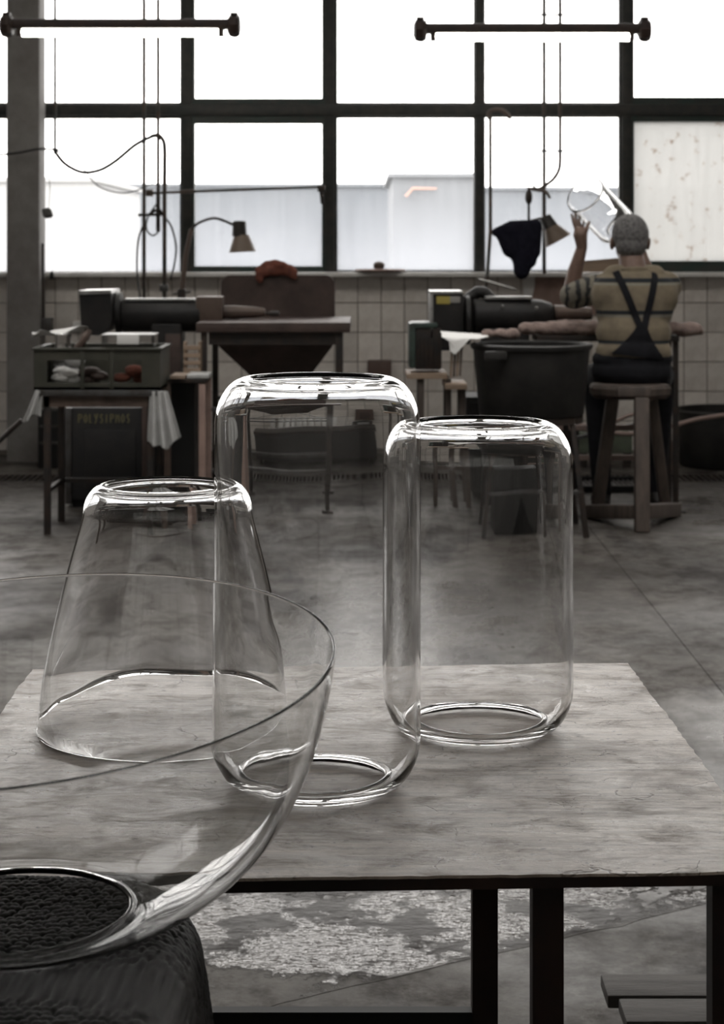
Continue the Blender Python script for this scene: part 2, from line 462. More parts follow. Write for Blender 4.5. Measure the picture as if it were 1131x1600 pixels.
def table_mat():
    """old plywood table top: scuffed, scratched, streaked along its length"""
    m = bpy.data.materials.new('scuffed_board'); nt, N, L = nodes(m)
    b = N['Principled BSDF']; tc = N.new('ShaderNodeTexCoord')
    def noise_(scale, stretch, detail=8, rough=.65, dist=0.0):
        mp = N.new('ShaderNodeMapping'); mp.inputs['Scale'].default_value = stretch; L.new(tc.outputs['Object'], mp.inputs[0])
        t = N.new('ShaderNodeTexNoise'); t.inputs['Scale'].default_value = scale; t.inputs['Detail'].default_value = detail; t.inputs['Roughness'].default_value = rough; t.inputs['Distortion'].default_value = dist
        L.new(mp.outputs[0], t.inputs['Vector']); return t.outputs['Fac']
    def rng(s, a, b_, c=0.0, d=1.0):
        r = N.new('ShaderNodeMapRange'); r.inputs[1].default_value = a; r.inputs[2].default_value = b_; r.inputs[3].default_value = c; r.inputs[4].default_value = d
        L.new(s, r.inputs[0]); return r.outputs[0]
    def mixc(f, a, b_):
        x = N.new('ShaderNodeMix'); x.data_type = 'RGBA'
        for i, c in ((6, a), (7, b_)):
            if isinstance(c, tuple): x.inputs[i].default_value = (*c, 1)
            else: L.new(c, x.inputs[i])
        L.new(f, x.inputs[0]); return x.outputs[2]
    def math_(op, a, b_):
        q = N.new('ShaderNodeMath'); q.operation = op
        for i, c in enumerate((a, b_)):
            if isinstance(c, (int, float)): q.inputs[i].default_value = c
            else: L.new(c, q.inputs[i])
        return q.outputs[0]
    def lines(scale, width, stretch, mask):
        # thin scratches: the borders of warped cells, broken up by a mask
        mp = N.new('ShaderNodeMapping'); mp.inputs['Scale'].default_value = stretch; L.new(tc.outputs['Object'], mp.inputs[0])
        w = N.new('ShaderNodeTexNoise'); w.inputs['Scale'].default_value = scale * 1.5; w.inputs['Detail'].default_value = 4; L.new(mp.outputs[0], w.inputs['Vector'])
        vm = N.new('ShaderNodeVectorMath'); vm.operation = 'MULTIPLY_ADD'; vm.inputs[1].default_value = (.12, .12, .12)
        L.new(w.outputs['Color'], vm.inputs[0]); L.new(mp.outputs[0], vm.inputs[2])
        v = N.new('ShaderNodeTexVoronoi'); v.feature = 'DISTANCE_TO_EDGE'; v.inputs['Scale'].default_value = scale; L.new(vm.outputs[0], v.inputs['Vector'])
        return math_('MULTIPLY', rng(v.outputs['Distance'], width, width * .3), mask)
    st1 = rng(noise_(19, (1, 1.7, 1), 12, .8, .5), .48, .66)          # smudges
    st2 = rng(noise_(3.2, (1, 1.6, 1), 9, .68, .6), .50, .64)          # spilt stains
    gr = rng(noise_(5, (1, 26, 1), 8, .7), .46, .66)                 # plywood grain along the board
    sp = rng(noise_(85, (1, 1.6, 1), 4, .6), .65, .70)               # specks
    sc = math_('MAXIMUM', lines(6, .007, (1, 1.3, 1), rng(noise_(11, (1, 1, 1)), .54, .58)), lines(14, .014, (1, 2.2, 1), rng(noise_(8, (1.2, 1, 1)), .55, .59)))
    c = mixc(rng(noise_(3.2, (1, 1, 1)), .4, .6), (.36, .292, .236), (.57, .488, .412))
    c = mixc(math_('MULTIPLY', gr, .65), c, (.17, .134, .11))
    c = mixc(math_('MULTIPLY', st1, .62), c, (.13, .102, .084))
    c = mixc(math_('MULTIPLY', st2, .55), c, (.12, .094, .078))
    c = mixc(math_('MULTIPLY', sc, .6), c, (.08, .065, .055))
    c = mixc(math_('MULTIPLY', sp, .8), c, (.04, .032, .028))
    L.new(c, b.inputs['Base Color'])
    ro = math_('ADD', rng(noise_(13, (1, 1.5, 1), 9, .7), .35, .65, .24, .40), math_('MULTIPLY', math_('MAXIMUM', st1, st2), .22))
    L.new(ro, b.inputs['Roughness'])
    sl = math_('SUBTRACT', .68, math_('MULTIPLY', math_('MAXIMUM', math_('MAXIMUM', st1, sc), st2), .45))
    L.new(sl, b.inputs['Specular IOR Level'])
    bu = N.new('ShaderNodeBump'); bu.inputs['Strength'].default_value = .4; bu.inputs['Distance'].default_value = .003
    hh = math_('SUBTRACT', noise_(45, (1, 3, 1), 8, .7), math_('MULTIPLY', sc, 1.2))
    L.new(hh, bu.inputs['Height']); L.new(bu.outputs[0], b.inputs['Normal'])
    return m
M['table'] = table_mat()

def pebble_mat():
    m = mat('pebbled_black_felt', (.010, .0095, .009), .6, col2=(.022, .019, .017), scale=12, spec=.18)
    return m
M['pebble'] = pebble_mat()

# ------------------------------------------------------------------ room shell
pane_clear = pane_mat('pane_clear', .03, .24, (.55, .57, .62), .05)
pane_upper = pane_mat('pane_upper', .03, .03, (.55, .57, .62), .03)
pane_frost = pane_mat('pane_frosted', .93, .97, (.57, .57, .565), .05, rust=True)
added_rear_pane = pane_mat('added_rear_pane', .96, .96, (.42, .42, .41), .02)
added_roof_pane = pane_mat('added_roof_pane', .12, .12, (.6, .6, .6), .03)

WY = 11.0                                      # window wall
ZC = 4.3
XW = 5.75
# floor: bed of dark joint filler with cast slabs on it
fl = structure(MB().box((-XW, -3, -.12), (XW, WY, -.03)).build('floor', M['grout'], smooth=0))
_wr = random.Random(12)
crack = [(-XW + (1.05 + XW) * k / 160, -.1 + 3.78 * k / 160 + (_wr.uniform(-.007, .007) + .014 * noise.noise(Vector((k * .4, 1, 0))) if 0 < k < 160 else 0)) for k in range(161)]
def slab(poly):
    MB().prism([(x, y, -.035) for x, y in poly], (0, 0, .035)).build('slab', M['floor'], fl, smooth=0)
g = .0014
slab([(-XW, -3), (XW, -3), (XW, 3.68 - g)] + [(x, y - g) for x, y in crack[::-1]])
slab([(1.05 + g, 3.68 + g), (XW, 3.68 + g), (XW, 5.27 - g), (1.05 + g, 5.27 - g)])
slab([(1.05 + g, 5.27 + g), (XW, 5.27 + g), (XW, 9.72), (1.05 + g, 9.72)])
cl_ = [(x, y + g) for x, y in crack if -2.3 + g < x < 1.05 - g]
slab(cl_ + [(1.05 - g, 3.68 + g), (1.05 - g, 9.72), (-2.3 + g, 9.72)])
cl_ = [(x, y + g) for x, y in crack if x < -2.3 - g]
slab(cl_ + [(-2.3 - g, cl_[-1][1]), (-2.3 - g, 9.72), (-XW, 9.72)])
slab([(-XW, 10.02), (XW, 10.02), (XW, WY), (-XW, WY)])

# drain channel along the wall, with its grating
mb = MB()
k = -3.4
while k < 3.4:
    mb.box((k, 9.73, -.022), (k + .012, 10.01, 0)); k += .034
mb.box((-3.4, 9.725, -.024), (3.4, 9.737, .002)).box((-3.4, 10.003, -.024), (3.4, 10.015, .002))
gr = mb.build('channel_grating', M['iron'], fl, smooth=0); gr['kind'] = 'stuff'

wall = structure(MB().box((-XW, WY - .03, -.03), (XW, WY + .2, 1.112)).build('wall_back', M['grout'], smooth=0))
tile_mesh = {}
def tile(x0, x1, z0, z1):
    key = (round(x1 - x0, 3), round(z1 - z0, 3))
    w, h = x1 - x0 - .005, z1 - z0 - .005
    if key not in tile_mesh:
        b_ = MB().box((-w / 2, -.006, -h / 2), (w / 2, .004, h / 2)); 
        me = bpy.data.meshes.new('tile')
        bm = bmesh.new(); bmesh.ops.create_cube(bm, size=1)
        for q in bm.verts: q.co = Vector((q.co.x * w, q.co.y * .012, q.co.z * h))
        bmesh.ops.bevel(bm, geom=[e for e in bm.edges if all(v.co.y < 0 for v in e.verts)], offset=.003, segments=1, affect='EDGES')
        bm.to_mesh(me); bm.free(); me.materials.append(M['tile']); tile_mesh[key] = me
    o = bpy.data.objects.new('tile', tile_mesh[key]); COL.objects.link(o); o.parent = wall
    wl = wall.location
    o.location = Vector(((x0 + x1) / 2, WY - .034 + random.uniform(-.0012, .0012), (z0 + z1) / 2)) - wl
tz = [.028, .212, .396, .58, .764, .948, 1.112]
for i in range(-25, 24):
    x0 = -.026 + i * .145
    for a, b_ in zip(tz[:-1], tz[1:]): tile(x0, x0 + .145, a, b_)

structure(MB().box((-XW, WY - .17, 1.112), (XW, WY + .2, 1.14), .006).build('trim_1', M['sill'], smooth=30))      # window sill
structure(MB().box((-XW - .2, -3.2, -.12), (-XW, WY + .2, ZC)).build('wall_left', M['wall'], smooth=0))
structure(MB().box((XW, -3.2, -.12), (XW + .2, WY + .2, ZC)).build('wall_right', M['wall'], smooth=0))
FW = (-4.5, 4.5, 2.0, 3.9)                       # row of windows behind the camera, hinted by reflections, added to brighten the room
wf = MB().box((-XW, -3.2, -.12), (XW, -3, FW[2])).box((-XW, -3.2, FW[3]), (XW, -3, ZC)).box((-XW, -3.2, FW[2]), (FW[0], -3, FW[3])).box((FW[1], -3.2, FW[2]), (XW, -3, FW[3]))
structure(wf.build('wall_front', M['wall'], smooth=0))
SKL = (-4.5, 4.5, 4.4, 6.9)                    # roof light, unseen, added to brighten the room
ce = MB()
ce.box((-XW - .2, -3.2, ZC), (XW + .2, SKL[2], ZC + .2)).box((-XW - .2, SKL[3], ZC), (XW + .2, WY + .2, ZC + .2))
ce.box((-XW - .2, SKL[2], ZC), (SKL[0], SKL[3], ZC + .2)).box((SKL[1], SKL[2], ZC), (XW + .2, SKL[3], ZC + .2))
structure(ce.build('ceiling', M['ceil'], smooth=0))

# added roof light, out of view: framed panes letting in extra sky light
rl = structure(MB().box((SKL[0], SKL[2], ZC + .1), (SKL[1], SKL[3], ZC + .106)).build('window_1', added_roof_pane, smooth=0))
fb = MB()
for i in range(10):
    x = SKL[0] + i * (SKL[1] - SKL[0]) / 9
    fb.box((x - .025, SKL[2], ZC + .05), (x + .025, SKL[3], ZC + .1))
fb.build('window_frame', M['frame'], rl, smooth=0)

rw = structure(MB().box((FW[0], -3.106, FW[2]), (FW[1], -3.1, FW[3])).build('window_60', added_rear_pane, smooth=0))
fb = MB()
for i in range(11):
    x = FW[0] + i * (FW[1] - FW[0]) / 10
    fb.box((x - .03, -3.1, FW[2]), (x + .03, -3.04, FW[3]))
fb.box((FW[0], -3.099, 2.93), (FW[1], -3.041, 2.99))
fb.build('window_frame', M['frame'], rw, smooth=0)

mull = [-4.68, -3.79, -2.9, -2.046, -1.094, -.202, .734, 1.652, 2.566, 3.456, 4.346]
rows = [1.14, 2.152, 3.15, 4.12]
tn = 2
edges = [-XW] + mull + [XW]
for x in mull:
    structure(MB().box((x - .03, WY - .02, 1.14), (x + .03, WY + .08, 4.16), .006).build('trim_%d' % tn, M['frame'], smooth=30)); tn += 1
for z in rows[1:]:
    structure(MB().box((-XW, WY - .035, z - .036), (XW, WY + .08, z + .036), .006).build('trim_%d' % tn, M['frame'], smooth=30)); tn += 1
structure(MB().box((-XW, WY - .03, 4.15), (XW, WY + .2, ZC)).build('trim_%d' % tn, M['wall'], smooth=0)); tn += 1
# openings measured on the photograph: bay -> (left, right, lower top, lower bottom, upper bottom)
s = S(WY)
OPEN = {4: (65, 281, 185, 424.5, 160), 5: (304, 503, 193, 416, 154), 6: (527, 742, 184, 422, 160), 7: (757, 967, 183, 422, 160), 8: (990, 1190, 190, 408, 152), 3: (-190, 12, 185, 424.5, 160)}
wn = 2
for i in range(len(edges) - 1):
    l, r = edges[i] + (.03 if i else 0), edges[i + 1] - (.03 if i < len(edges) - 2 else 0)
    for j in range(3):
        b0, t0 = rows[j] + (.036 if j else 0), rows[j + 1] - .036
        il, ir, ib, it = l + .02, r - .02, b0 + .018, t0 - .016
        sash = i in (5, 8)
        if i in OPEN:
            o_ = OPEN[i]; il = max(l + .006, (o_[0] - CX) / s); ir = min(r - .006, (o_[1] - CX) / s)
            if j == 0: it = CAMZ - (o_[2] - HY) / s; ib = max(b0 + .004, CAMZ - (o_[3] - HY) / s)
            if j == 1: ib = CAMZ - (o_[4] - HY) / s
        fy0, fy1 = (WY - .012, WY + .05) if sash else (WY + .005, WY + .05)
        fm = MB()
        fm.box((l, fy0, b0), (il, fy1, t0)).box((ir, fy0, b0), (r, fy1, t0)).box((il, fy0, b0), (ir, fy1, ib)).box((il, fy0, it), (ir, fy1, t0))
        w = structure(fm.build('window_%d' % wn, M['frame_green'] if sash else M['frame'], smooth=0)); wn += 1
        pm = pane_frost if (i == 8 and j == 0) else (pane_clear if j == 0 else pane_upper)
        MB().box((il - .004, WY + .022, ib - .004), (ir + .004, WY + .026, it + .004)).build('pane', pm, w, smooth=0)

# concrete column in front of the windows
col_o = structure(MB().box((-2.145, 10.62, -.01), (-1.947, 10.83, ZC), .008).build('trim_%d' % tn, M['column'], smooth=30)); tn += 1

# ------------------------------------------------------------------ outside
out_ground = structure(MB().box((-80, WY + .2, -.6), (80, 140, -.4)).build('ground', mat('yard', (.22, .22, .21), .9), smooth=0))
blue = mat('blue_grey_cladding', (.128, .140, .156), .8, col2=(.147, .157, .171), scale=.3)
blue2 = mat('pale_blue_cladding', (.155, .163, .175), .8)
whitew = mat('pale_render', (.36, .36, .36), .8)
def building(px0, px1, pytop, Y, depth, m, label, roofm=None):
    a = P(px0, pytop, Y); b_ = P(px1, pytop, Y)
    t = empty('building', ((a.x + b_.x) / 2, Y, -.4), label, 'building')
    MB().box((a.x, Y, -.4), (b_.x, Y + depth, a.z)).build('facade', m, t, smooth=0)
    MB().box((a.x - .15, Y - .15, a.z), (b_.x + .15, Y + depth, a.z + .12)).build('roof_edge', roofm or m, t, smooth=0)
    k = a.x + 2.4
    while k < b_.x - .5:
        MB().box((k, Y - .03, -.4), (k + .06, Y, a.z)).build('cladding_seam', m, t, smooth=0); k += 2.4
    return t
building(148, 608, 292, 66, 12, blue, 'long blue-grey clad building seen through the dusty panes')
bs = building(614, 748, 277, 52, 10, blue2, 'pale grey-blue block with a red angular sign outside the window')
building(750, 1300, 297, 68, 12, blue, 'low blue-grey building outside behind the raised glass vessel')
building(-260, 146, 284, 48, 10, whitew, 'white rendered building outside beside the column')
MB().tube([P(634, 307, 51.8), P(645, 294.5, 51.8), P(682, 295, 51.8)], [.045, .045, .03], 8).build('red_sign', mat('red_sign_paint', (.42, .25, .20), .6), bs)

# ------------------------------------------------------------------ fluorescent lamps
def fluorescent(xl, xr, yc, ytube, Y, label, sag=0.0):
    a = P(xl, yc, Y); b_ = P(xr, yc + sag, Y)
    t = empty('fluorescent_lamp', (a + b_) / 2, label, 'lamp', None)
    d = (b_ - a).normalized()
    MB().bar(a, b_, .07, .05, .008).build('housing', M['fixture'], t)
    tz_ = P(0, ytube, Y).z - a.z
    MB().tube([a + Vector((.05, 0, tz_)), b_ + Vector((-.05, 0, tz_))], .02, 14).build('tube', M['tubelight'], t)
    for e, sgn in ((a, -1), (b_, 1)):
        c = e + d * sgn * .012 + Vector((0, 0, -.008))
        cp = MB().lathe([(.03, -.035), (.052, -.026), (.06, -.004), (.06, .012), (.05, .03), (.03, .034)], c, d, 8)
        cp.box(c + Vector((-.02, -.02, .05)), c + Vector((.02, .02, .068)), .004)
        cp.build('end_cap', M['fixture'], t, smooth=25)
        MB().box(e + d * -sgn * .055 + Vector((-.014, -.02, tz_ - .02)), e + d * -sgn * .055 + Vector((.014, .02, .0)), .004).build('tube_holder', M['brass'], t)
        MB().tube([e + d * -sgn * .02 + Vector((0, 0, .02)), Vector((e.x - d.x * sgn * .02, e.y, ZC))], .0012, 6).build('suspension_wire', M['steel'], t)
    return t
fluorescent(14, 362, 38, 51, 9.0, 'lit fluorescent tube lamp hanging in front of the column')
fluorescent(660, 1003, 45, 58, 9.0, 'lit fluorescent tube lamp hanging above the seated man')

# ------------------------------------------------------------------ pipes, conduits, cables by the windows
YP = 10.55
def conduit(px, y0, y1, r, label, Y=YP, name='conduit', m='conduit', px1=None):
    top = P(px, y0, Y) if y0 > 0 else Vector((P(px, 0, Y).x, Y, ZC - .002))
    bot = P(px1 or px, y1, Y)
    return tag(MB().tube([top, bot], r, 10).build(name, M[m]), label, 'pipe')
conduit(86, 0, 233, .0095, 'thin dark conduit coming down just beside the column')
conduit(225, 0, 466, .0115, 'dark vertical conduit behind the grinding lathe, first of the pair')
t = empty('conduit', P(247, 362, YP), 'dark vertical conduit with a clamp, ending in the air beside its twin', 'pipe')
MB().tube([Vector((P(247, 0, YP).x, YP, ZC - .002)), P(247, 300, YP)], .011, 10).build('pipe', M['conduit'], t)
MB().tube([P(247, 300, YP), P(247, 362, YP)], .013, 10).build('sleeve', M['iron'], t)
MB().bar(P(216, 336, YP - .02), P(258, 335, YP - .02), .02, .018, .003).tube([P(233, 336, YP - .02), P(240, 329, YP - .03), P(250, 329, YP - .03), P(254, 336, YP - .02)], .011, 8).build('clamp', M['iron'], t)
# water pipe with the bent hose on top
t = empty('water_pipe', P(257, 468, 10.4), 'brown standpipe rising behind the grinding lathe with a hooked top', 'pipe')
MB().tube([Vector((P(257, 468, 10.4).x, 10.4, 0)), P(257, 300, 10.4), P(257.5, 240, 10.4)] + spline([P(257.5, 240, 10.4), P(256, 222, 10.4), P(248, 212, 10.4), P(236, 213, 10.4)])[1:], .013, 10).build('pipe', M['conduit'], t)
MB().box(P(249, 445, 10.38), P(263, 455, 10.42), .003).build('pipe_bracket', M['steel'], t)
tag(MB().tube(spline([P(238, 213, 10.4), P(212, 226, 10.42), P(180, 252, 10.45), P(155, 266, 10.48), P(128, 269, 10.5), P(103, 257, 10.5), P(88, 240, 10.52), P(85, 233, 10.52)]), .011, 10).build('sagging_hose', M['cable']), 'thick black hose sagging between the standpipe and the thin conduit', 'hose')
tag(MB().tube(spline([P(-40, 243, 10.5), P(20, 240, 10.5), P(60, 233, 10.5), P(92, 234, 10.5)]), .007, 8).build('cable', M['cable']), 'black cable running past the column towards the conduit', 'cable')
tag(MB().tube(spline([P(88, 236, 10.5), P(120, 250, 10.5), P(150, 288, 10.5), P(185, 301, 10.5), P(212, 298, 10.5), P(236, 288, 10.5), P(250, 291, 10.45)]), .004, 8).build('cable', M['cable']), 'thin cable drooping to the conduit clamp in front of the window', 'cable')
tag(MB().tube(spline([P(245, 318, 10.45), P(231, 340, 10.45), P(229, 358, 10.45), P(238, 368, 10.45), P(248, 362, 10.45)]), .005, 8).build('cable_loop', M['cable']), 'small cable loop below the conduit clamp', 'cable')
tag(MB().tube(spline([P(224, 352, 10.44), P(216, 375, 10.42), P(214, 420, 10.4), P(219, 466, 10.36)]), .006, 8).build('hose', M['cable']), 'black hose dropping from the clamp to the lathe, beside the first conduit', 'hose')
tag(MB().tube(spline([P(258, 340, 10.42), P(268, 355, 10.42), P(275, 385, 10.42), P(272, 415, 10.42), P(266, 437, 10.42)]), .006, 8).build('hose', M['cable']), 'black hose bowing out between the standpipe and the lamp arm', 'hose')
# horizontal rod to the window frame
t = empty('support_rod', P(360, 297, 10.6), 'thin horizontal rod running from the conduits to the window mullion', 'rod')
MB().tube([P(228, 302, 10.6), P(500, 292, 10.9)], .0085, 10).build('rod', M['conduit'], t)
MB().tube([P(281, 300, 10.62), P(303, 299, 10.66)], .012, 10).build('sleeve', M['brass'], t)
MB().box(P(496, 289, 10.86), P(508, 300, 10.92), .004).tube([P(502, 300, 10.9), P(504, 318, 10.92)], .013, 8).build('bracket', M['iron'], t)
MB().box(P(228, 296, 10.58), P(240, 307, 10.62), .003).build('joint', M['brass'], t)
# pull cord
t = empty('pull_cord', P(76, 300, 10.4), 'thin hanging cord with a knotted lump and a black plug, beside the column', 'cord')
MB().tube(spline([P(86, 234, 10.5), P(77, 262, 10.43), P(78, 295, 10.4), P(76, 326, 10.4)]), .0022, 6).build('cord', M['cable'], t)
MB().ball(P(74, 333, 10.4), (.03, .028, .032)).ball(P(70, 330, 10.39), .018).ball(P(79, 336, 10.38), .016).build('knot', M['sack'], t)
MB().tube(spline([P(76, 330, 10.4), P(86, 370, 10.4), P(84, 405, 10.4), P(81, 428, 10.4)]), .0015, 6).build('wire', M['cable'], t)
MB().lathe([(.008, .03), (.012, .02), (.016, 0), (.012, -.012)], P(81, 433, 10.4), (0, 0, 1), 10).build('plug', M['black'], t)
t = empty('cable_duct', P(65, 500, 10.5), 'dark cable duct standing against the column above the crate', 'duct')
MB().bar(P(65.5, 498, 10.72), P(65.5, 380, 10.72), .03, .03, .004).build('duct', M['iron'], t)
MB().box(P(62, 497, 10.68), P(84, 520, 10.78), .006).build('junction_box', M['steel'], t)

# right-hand conduits
YR = 10.5
t = empty('conduit', P(850, 425, YR), 'straight conduit passing behind the small tilted lamp', 'pipe')
MB().tube([Vector((P(850, 0, YR).x, YR, ZC - .002)), P(850, 428, YR)], .0115, 10).build('pipe', M['conduit'], t)
for y in (23, 236):
    MB().bar(P(843, y, YR - .02), P(881, y, YR - .02), .012, .012, .002).ball(P(850, y, YR - .022), .013).ball(P(875, y, YR - .022), .013).build('pipe_clip', M['iron'], t)
tag(MB().tube([Vector((P(875, 0, YR).x, YR, ZC - .002)), P(875, 240, YR)] + spline([P(875, 240, YR), P(874, 262, YR), P(866, 278, YR), P(853, 289, YR), P(840, 297, YR)])[1:], .011, 10).build('conduit', M['conduit']), 'conduit that bends at its lower end towards the lamp joint', 'pipe')
t = empty('standpipe', P(762, 450, 10.3), 'tall thin standpipe with an arched brown hose at its top', 'pipe')
MB().tube([Vector((P(757, 466, 10.2).x, 10.2, 0)), P(758, 466, 10.2), P(762, 420, 10.25), P(766, 360, 10.3), P(766, 180, 10.4)], .011, 10).build('pipe', M['conduit'], t)
MB().tube(spline([P(765, 186, 10.4), P(764, 176, 10.4), P(774, 171, 10.4), P(787, 174, 10.4), P(797, 184, 10.4)]), .014, 10).build('hose', M['brass'], t)
MB().tube(spline([P(797, 184, 10.4), P(804, 205, 10.4), P(812, 240, 10.4), P(826, 278, 10.4), P(838, 296, 10.4)]), .006, 8).build('cable', M['cable'], t)

# ------------------------------------------------------------------ desk lamps on arms
t = empty('work_lamp', P(284, 466, 10.0), 'brown work lamp on a swan-neck arm above the grinding lathe', 'lamp')
MB().tube([Vector((P(283, 464, 10.0).x, 10, 0)), P(283, 464, 10.0), P(290, 400, 10.0), P(299, 358, 10.0)], [.017, .017, .015, .013], 10).build('arm', M['brass'], t)
MB().tube(spline([P(299, 358, 10.0), P(311, 348, 10.0), P(333, 341, 10.0), P(350, 345, 10.0), P(366, 352, 10.0)]), .008, 10).build('goose_neck', M['iron'], t)
o_ = P(374, 345, 10.0)
MB().lathe([(.03, 0), (.038, -.006), (.042, -.085), (.036, -.09)], o_, (0, 0, 1), 24).build('lamp_neck', M['shade_dark'], t)
MB().lathe([(.04, -.08), (.05, -.10), (.078, -.178), (.075, -.176), (.047, -.10), (.036, -.083)], o_ + Vector((.008, 0, 0)), (-.05, 0, 1), 28, closed=True).build('shade', M['shade'], t)
MB().box(P(277, 452, 9.97), P(291, 468, 10.03), .004).tube([P(270, 459, 10), P(298, 456, 10)], .006, 8).build('clamp', M['iron'], t)

t = empty('work_lamp', P(826, 345, 10.4), 'small tilted work lamp beside the hanging navy towel', 'lamp')
ax = Vector((-.30, .05, .55)).normalized()
o_ = P(851, 338, 10.40)
MB().lathe([(.03, 0), (.036, -.006), (.044, -.075), (.036, -.08)], o_, ax, 24).build('lamp_neck', M['shade_dark'], t)
MB().lathe([(.042, -.07), (.052, -.09), (.086, -.165), (.083, -.164), (.048, -.09), (.037, -.073)], o_, ax, 28, closed=True).build('shade', M['shade'], t)
MB().ball(o_ - ax * .10, (.022, .022, .03)).build('bulb', M['bulb'], t)
MB().tube([P(826, 345, 10.40), P(826, 298, 10.40)], .008, 8).ball(P(826, 308, 10.40), (.022, .02, .045)).build('arm', M['iron'], t)
MB().tube(spline([P(824, 294, 10.40), P(840, 297, 10.40), P(853, 300, 10.40), P(859, 310, 10.40)]), .009, 8).build('bracket', M['brass'], t)
MB().tube([P(800, 352, 10.40), P(838, 343, 10.40), P(850, 340, 10.40)], .008, 8).build('lamp_holder', M['iron'], t)

# navy towel slung over the lamp arm: folded cloth with thickness
def cloth(name, outline_fn, nu, nv, thick, m, parent=None, smooth=180):
    vs = [[Vector(outline_fn(i / nu, j / nv)) for j in range(nv + 1)] for i in range(nu + 1)]
    mb = MB(); v = []; f = []
    for i in range(nu + 1):
        for j in range(nv + 1): v.append(vs[i][j])
    for i in range(nu):
        for j in range(nv):
            a = i * (nv + 1) + j; f.append((a, a + 1, a + nv + 2, a + nv + 1))
    mb.add(v, f)
    o = mb.build(name, m, parent, smooth=smooth)
    md = o.modifiers.new('thickness', 'SOLIDIFY'); md.thickness = thick; md.offset = 0
    md = o.modifiers.new('round', 'SUBSURF'); md.levels = 1; md.render_levels = 1
    return o
tb = MB()
for a, b_, r0, r1 in (((773, 363), (800, 357), .026, .05), ((800, 357), (838, 352), .05, .036), ((787, 372), (797, 390), .04, .05), ((812, 364), (815, 424), .055, .05), ((830, 360), (827, 408), .055, .045), ((808, 396), (815, 431), .045, .028), ((840, 356), (838, 396), .03, .026)):
    tb.capsule(P(*a, 10.36), P(*b_, 10.36), r0, r1)
tw = tb.solid('towel', M['navy'], None, .014, 3)
tag(tw, 'dark navy towel slung over the lamp arm in front of the window', 'towel')

# ------------------------------------------------------------------ left: metal side table with crate
YT = 7.94
t = empty('side_table', P(150, 800, 8.1) * 1.0, 'small grey metal table with thin legs carrying the olive crate', 'table')
t.location.z = 0
zt = P(0, 609, YT).z
xl, xr = P(68, 0, YT).x, P(240, 0, YT).x
MB().box((xl - .02, YT - .02, zt - .028), (xr + .02, YT + .42, zt - .0), .004).build('tabletop', M['steel'], t)
MB().box((xl, YT, zt - .078), (xr, YT + .012, zt - .028)).box((xl, YT + .39, zt - .078), (xr, YT + .402, zt - .028)).box((xl, YT, zt - .078), (xl + .012, YT + .4, zt - .028)).box((xr - .012, YT, zt - .078), (xr, YT + .4, zt - .028)).build('apron', M['brass'], t)
for x in (xl, xr - .03):
    for y in (YT, YT + .37):
        MB().box((x, y, 0), (x + .03, y + .03, zt - .028), .003).build('leg', M['iron'], t)
zb = P(0, 768, YT).z
MB().bar((xl + .015, YT + .015, zb), (xl + .015, YT + .385, zb), .02).build('stretcher', M['iron'], t)
MB().bar((xr - .015, YT + .015, zb), (xr - .015, YT + .385, zb), .02).build('stretcher', M['iron'], t)
MB().bar((xl + .015, YT + .385, zb), (xr - .015, YT + .385, zb), .02).build('stretcher', M['iron'], t)

# crate
t = empty('crate', ((xl + xr) / 2, YT + .2, zt + .001), 'olive plastic crate with three openings in its side, filled with offcuts', 'crate')
cx0, cx1 = P(53, 0, YT).x, P(251, 0, YT).x
cy0, cy1 = YT - .01, YT + .38
cz0, cz1 = zt + .001, P(0, 547, YT).z
MB().box((cx0, cy0, cz0), (cx1, cy1, cz0 + .012)).build('bottom', M['crate'], t)
for ya in (cy0, cy1 - .012):
    w_ = MB()
    w_.box((cx0 + .06, ya, cz0), (cx1 - .085, ya + .012, cz0 + .03)).box((cx0 + .06, ya, cz1 - .045), (cx1 - .085, ya + .012, cz1))
    w_.box((cx0, ya, cz0), (cx0 + .06, ya + .012, cz1)).box((cx1 - .085, ya, cz0), (cx1, ya + .012, cz1))
    if ya > cy0: w_.box((cx0 + .06, ya + .002, cz0 + .03), (cx1 - .085, ya + .01, cz1 - .045))
    w_.build('side_wall', M['crate'], t, smooth=0)
for xa in (cx0, cx1 - .012):
    MB().box((xa, cy0 + .012, cz0), (xa + .012, cy1 - .012, cz1)).build('end_wall', M['crate'], t, smooth=0)
for px in (129, 175):
    xm = P(px, 0, YT).x
    MB().box((xm - .008, cy0 - .004, cz0), (xm + .008, cy0 + .014, cz1), .002).build('rib', M['crate'], t)
MB().box((cx0 - .008, cy0 - .008, cz1), (cx1 + .008, cy0 + .018, cz1 + .01), .002).box((cx0 - .008, cy1 - .018, cz1), (cx1 + .008, cy1 + .008, cz1 + .01), .002).box((cx0 - .008, cy0, cz1), (cx0 + .018, cy1, cz1 + .01), .002).box((cx1 - .018, cy0, cz1), (cx1 + .008, cy1, cz1 + .01), .002).build('rim', M['crate'], t)
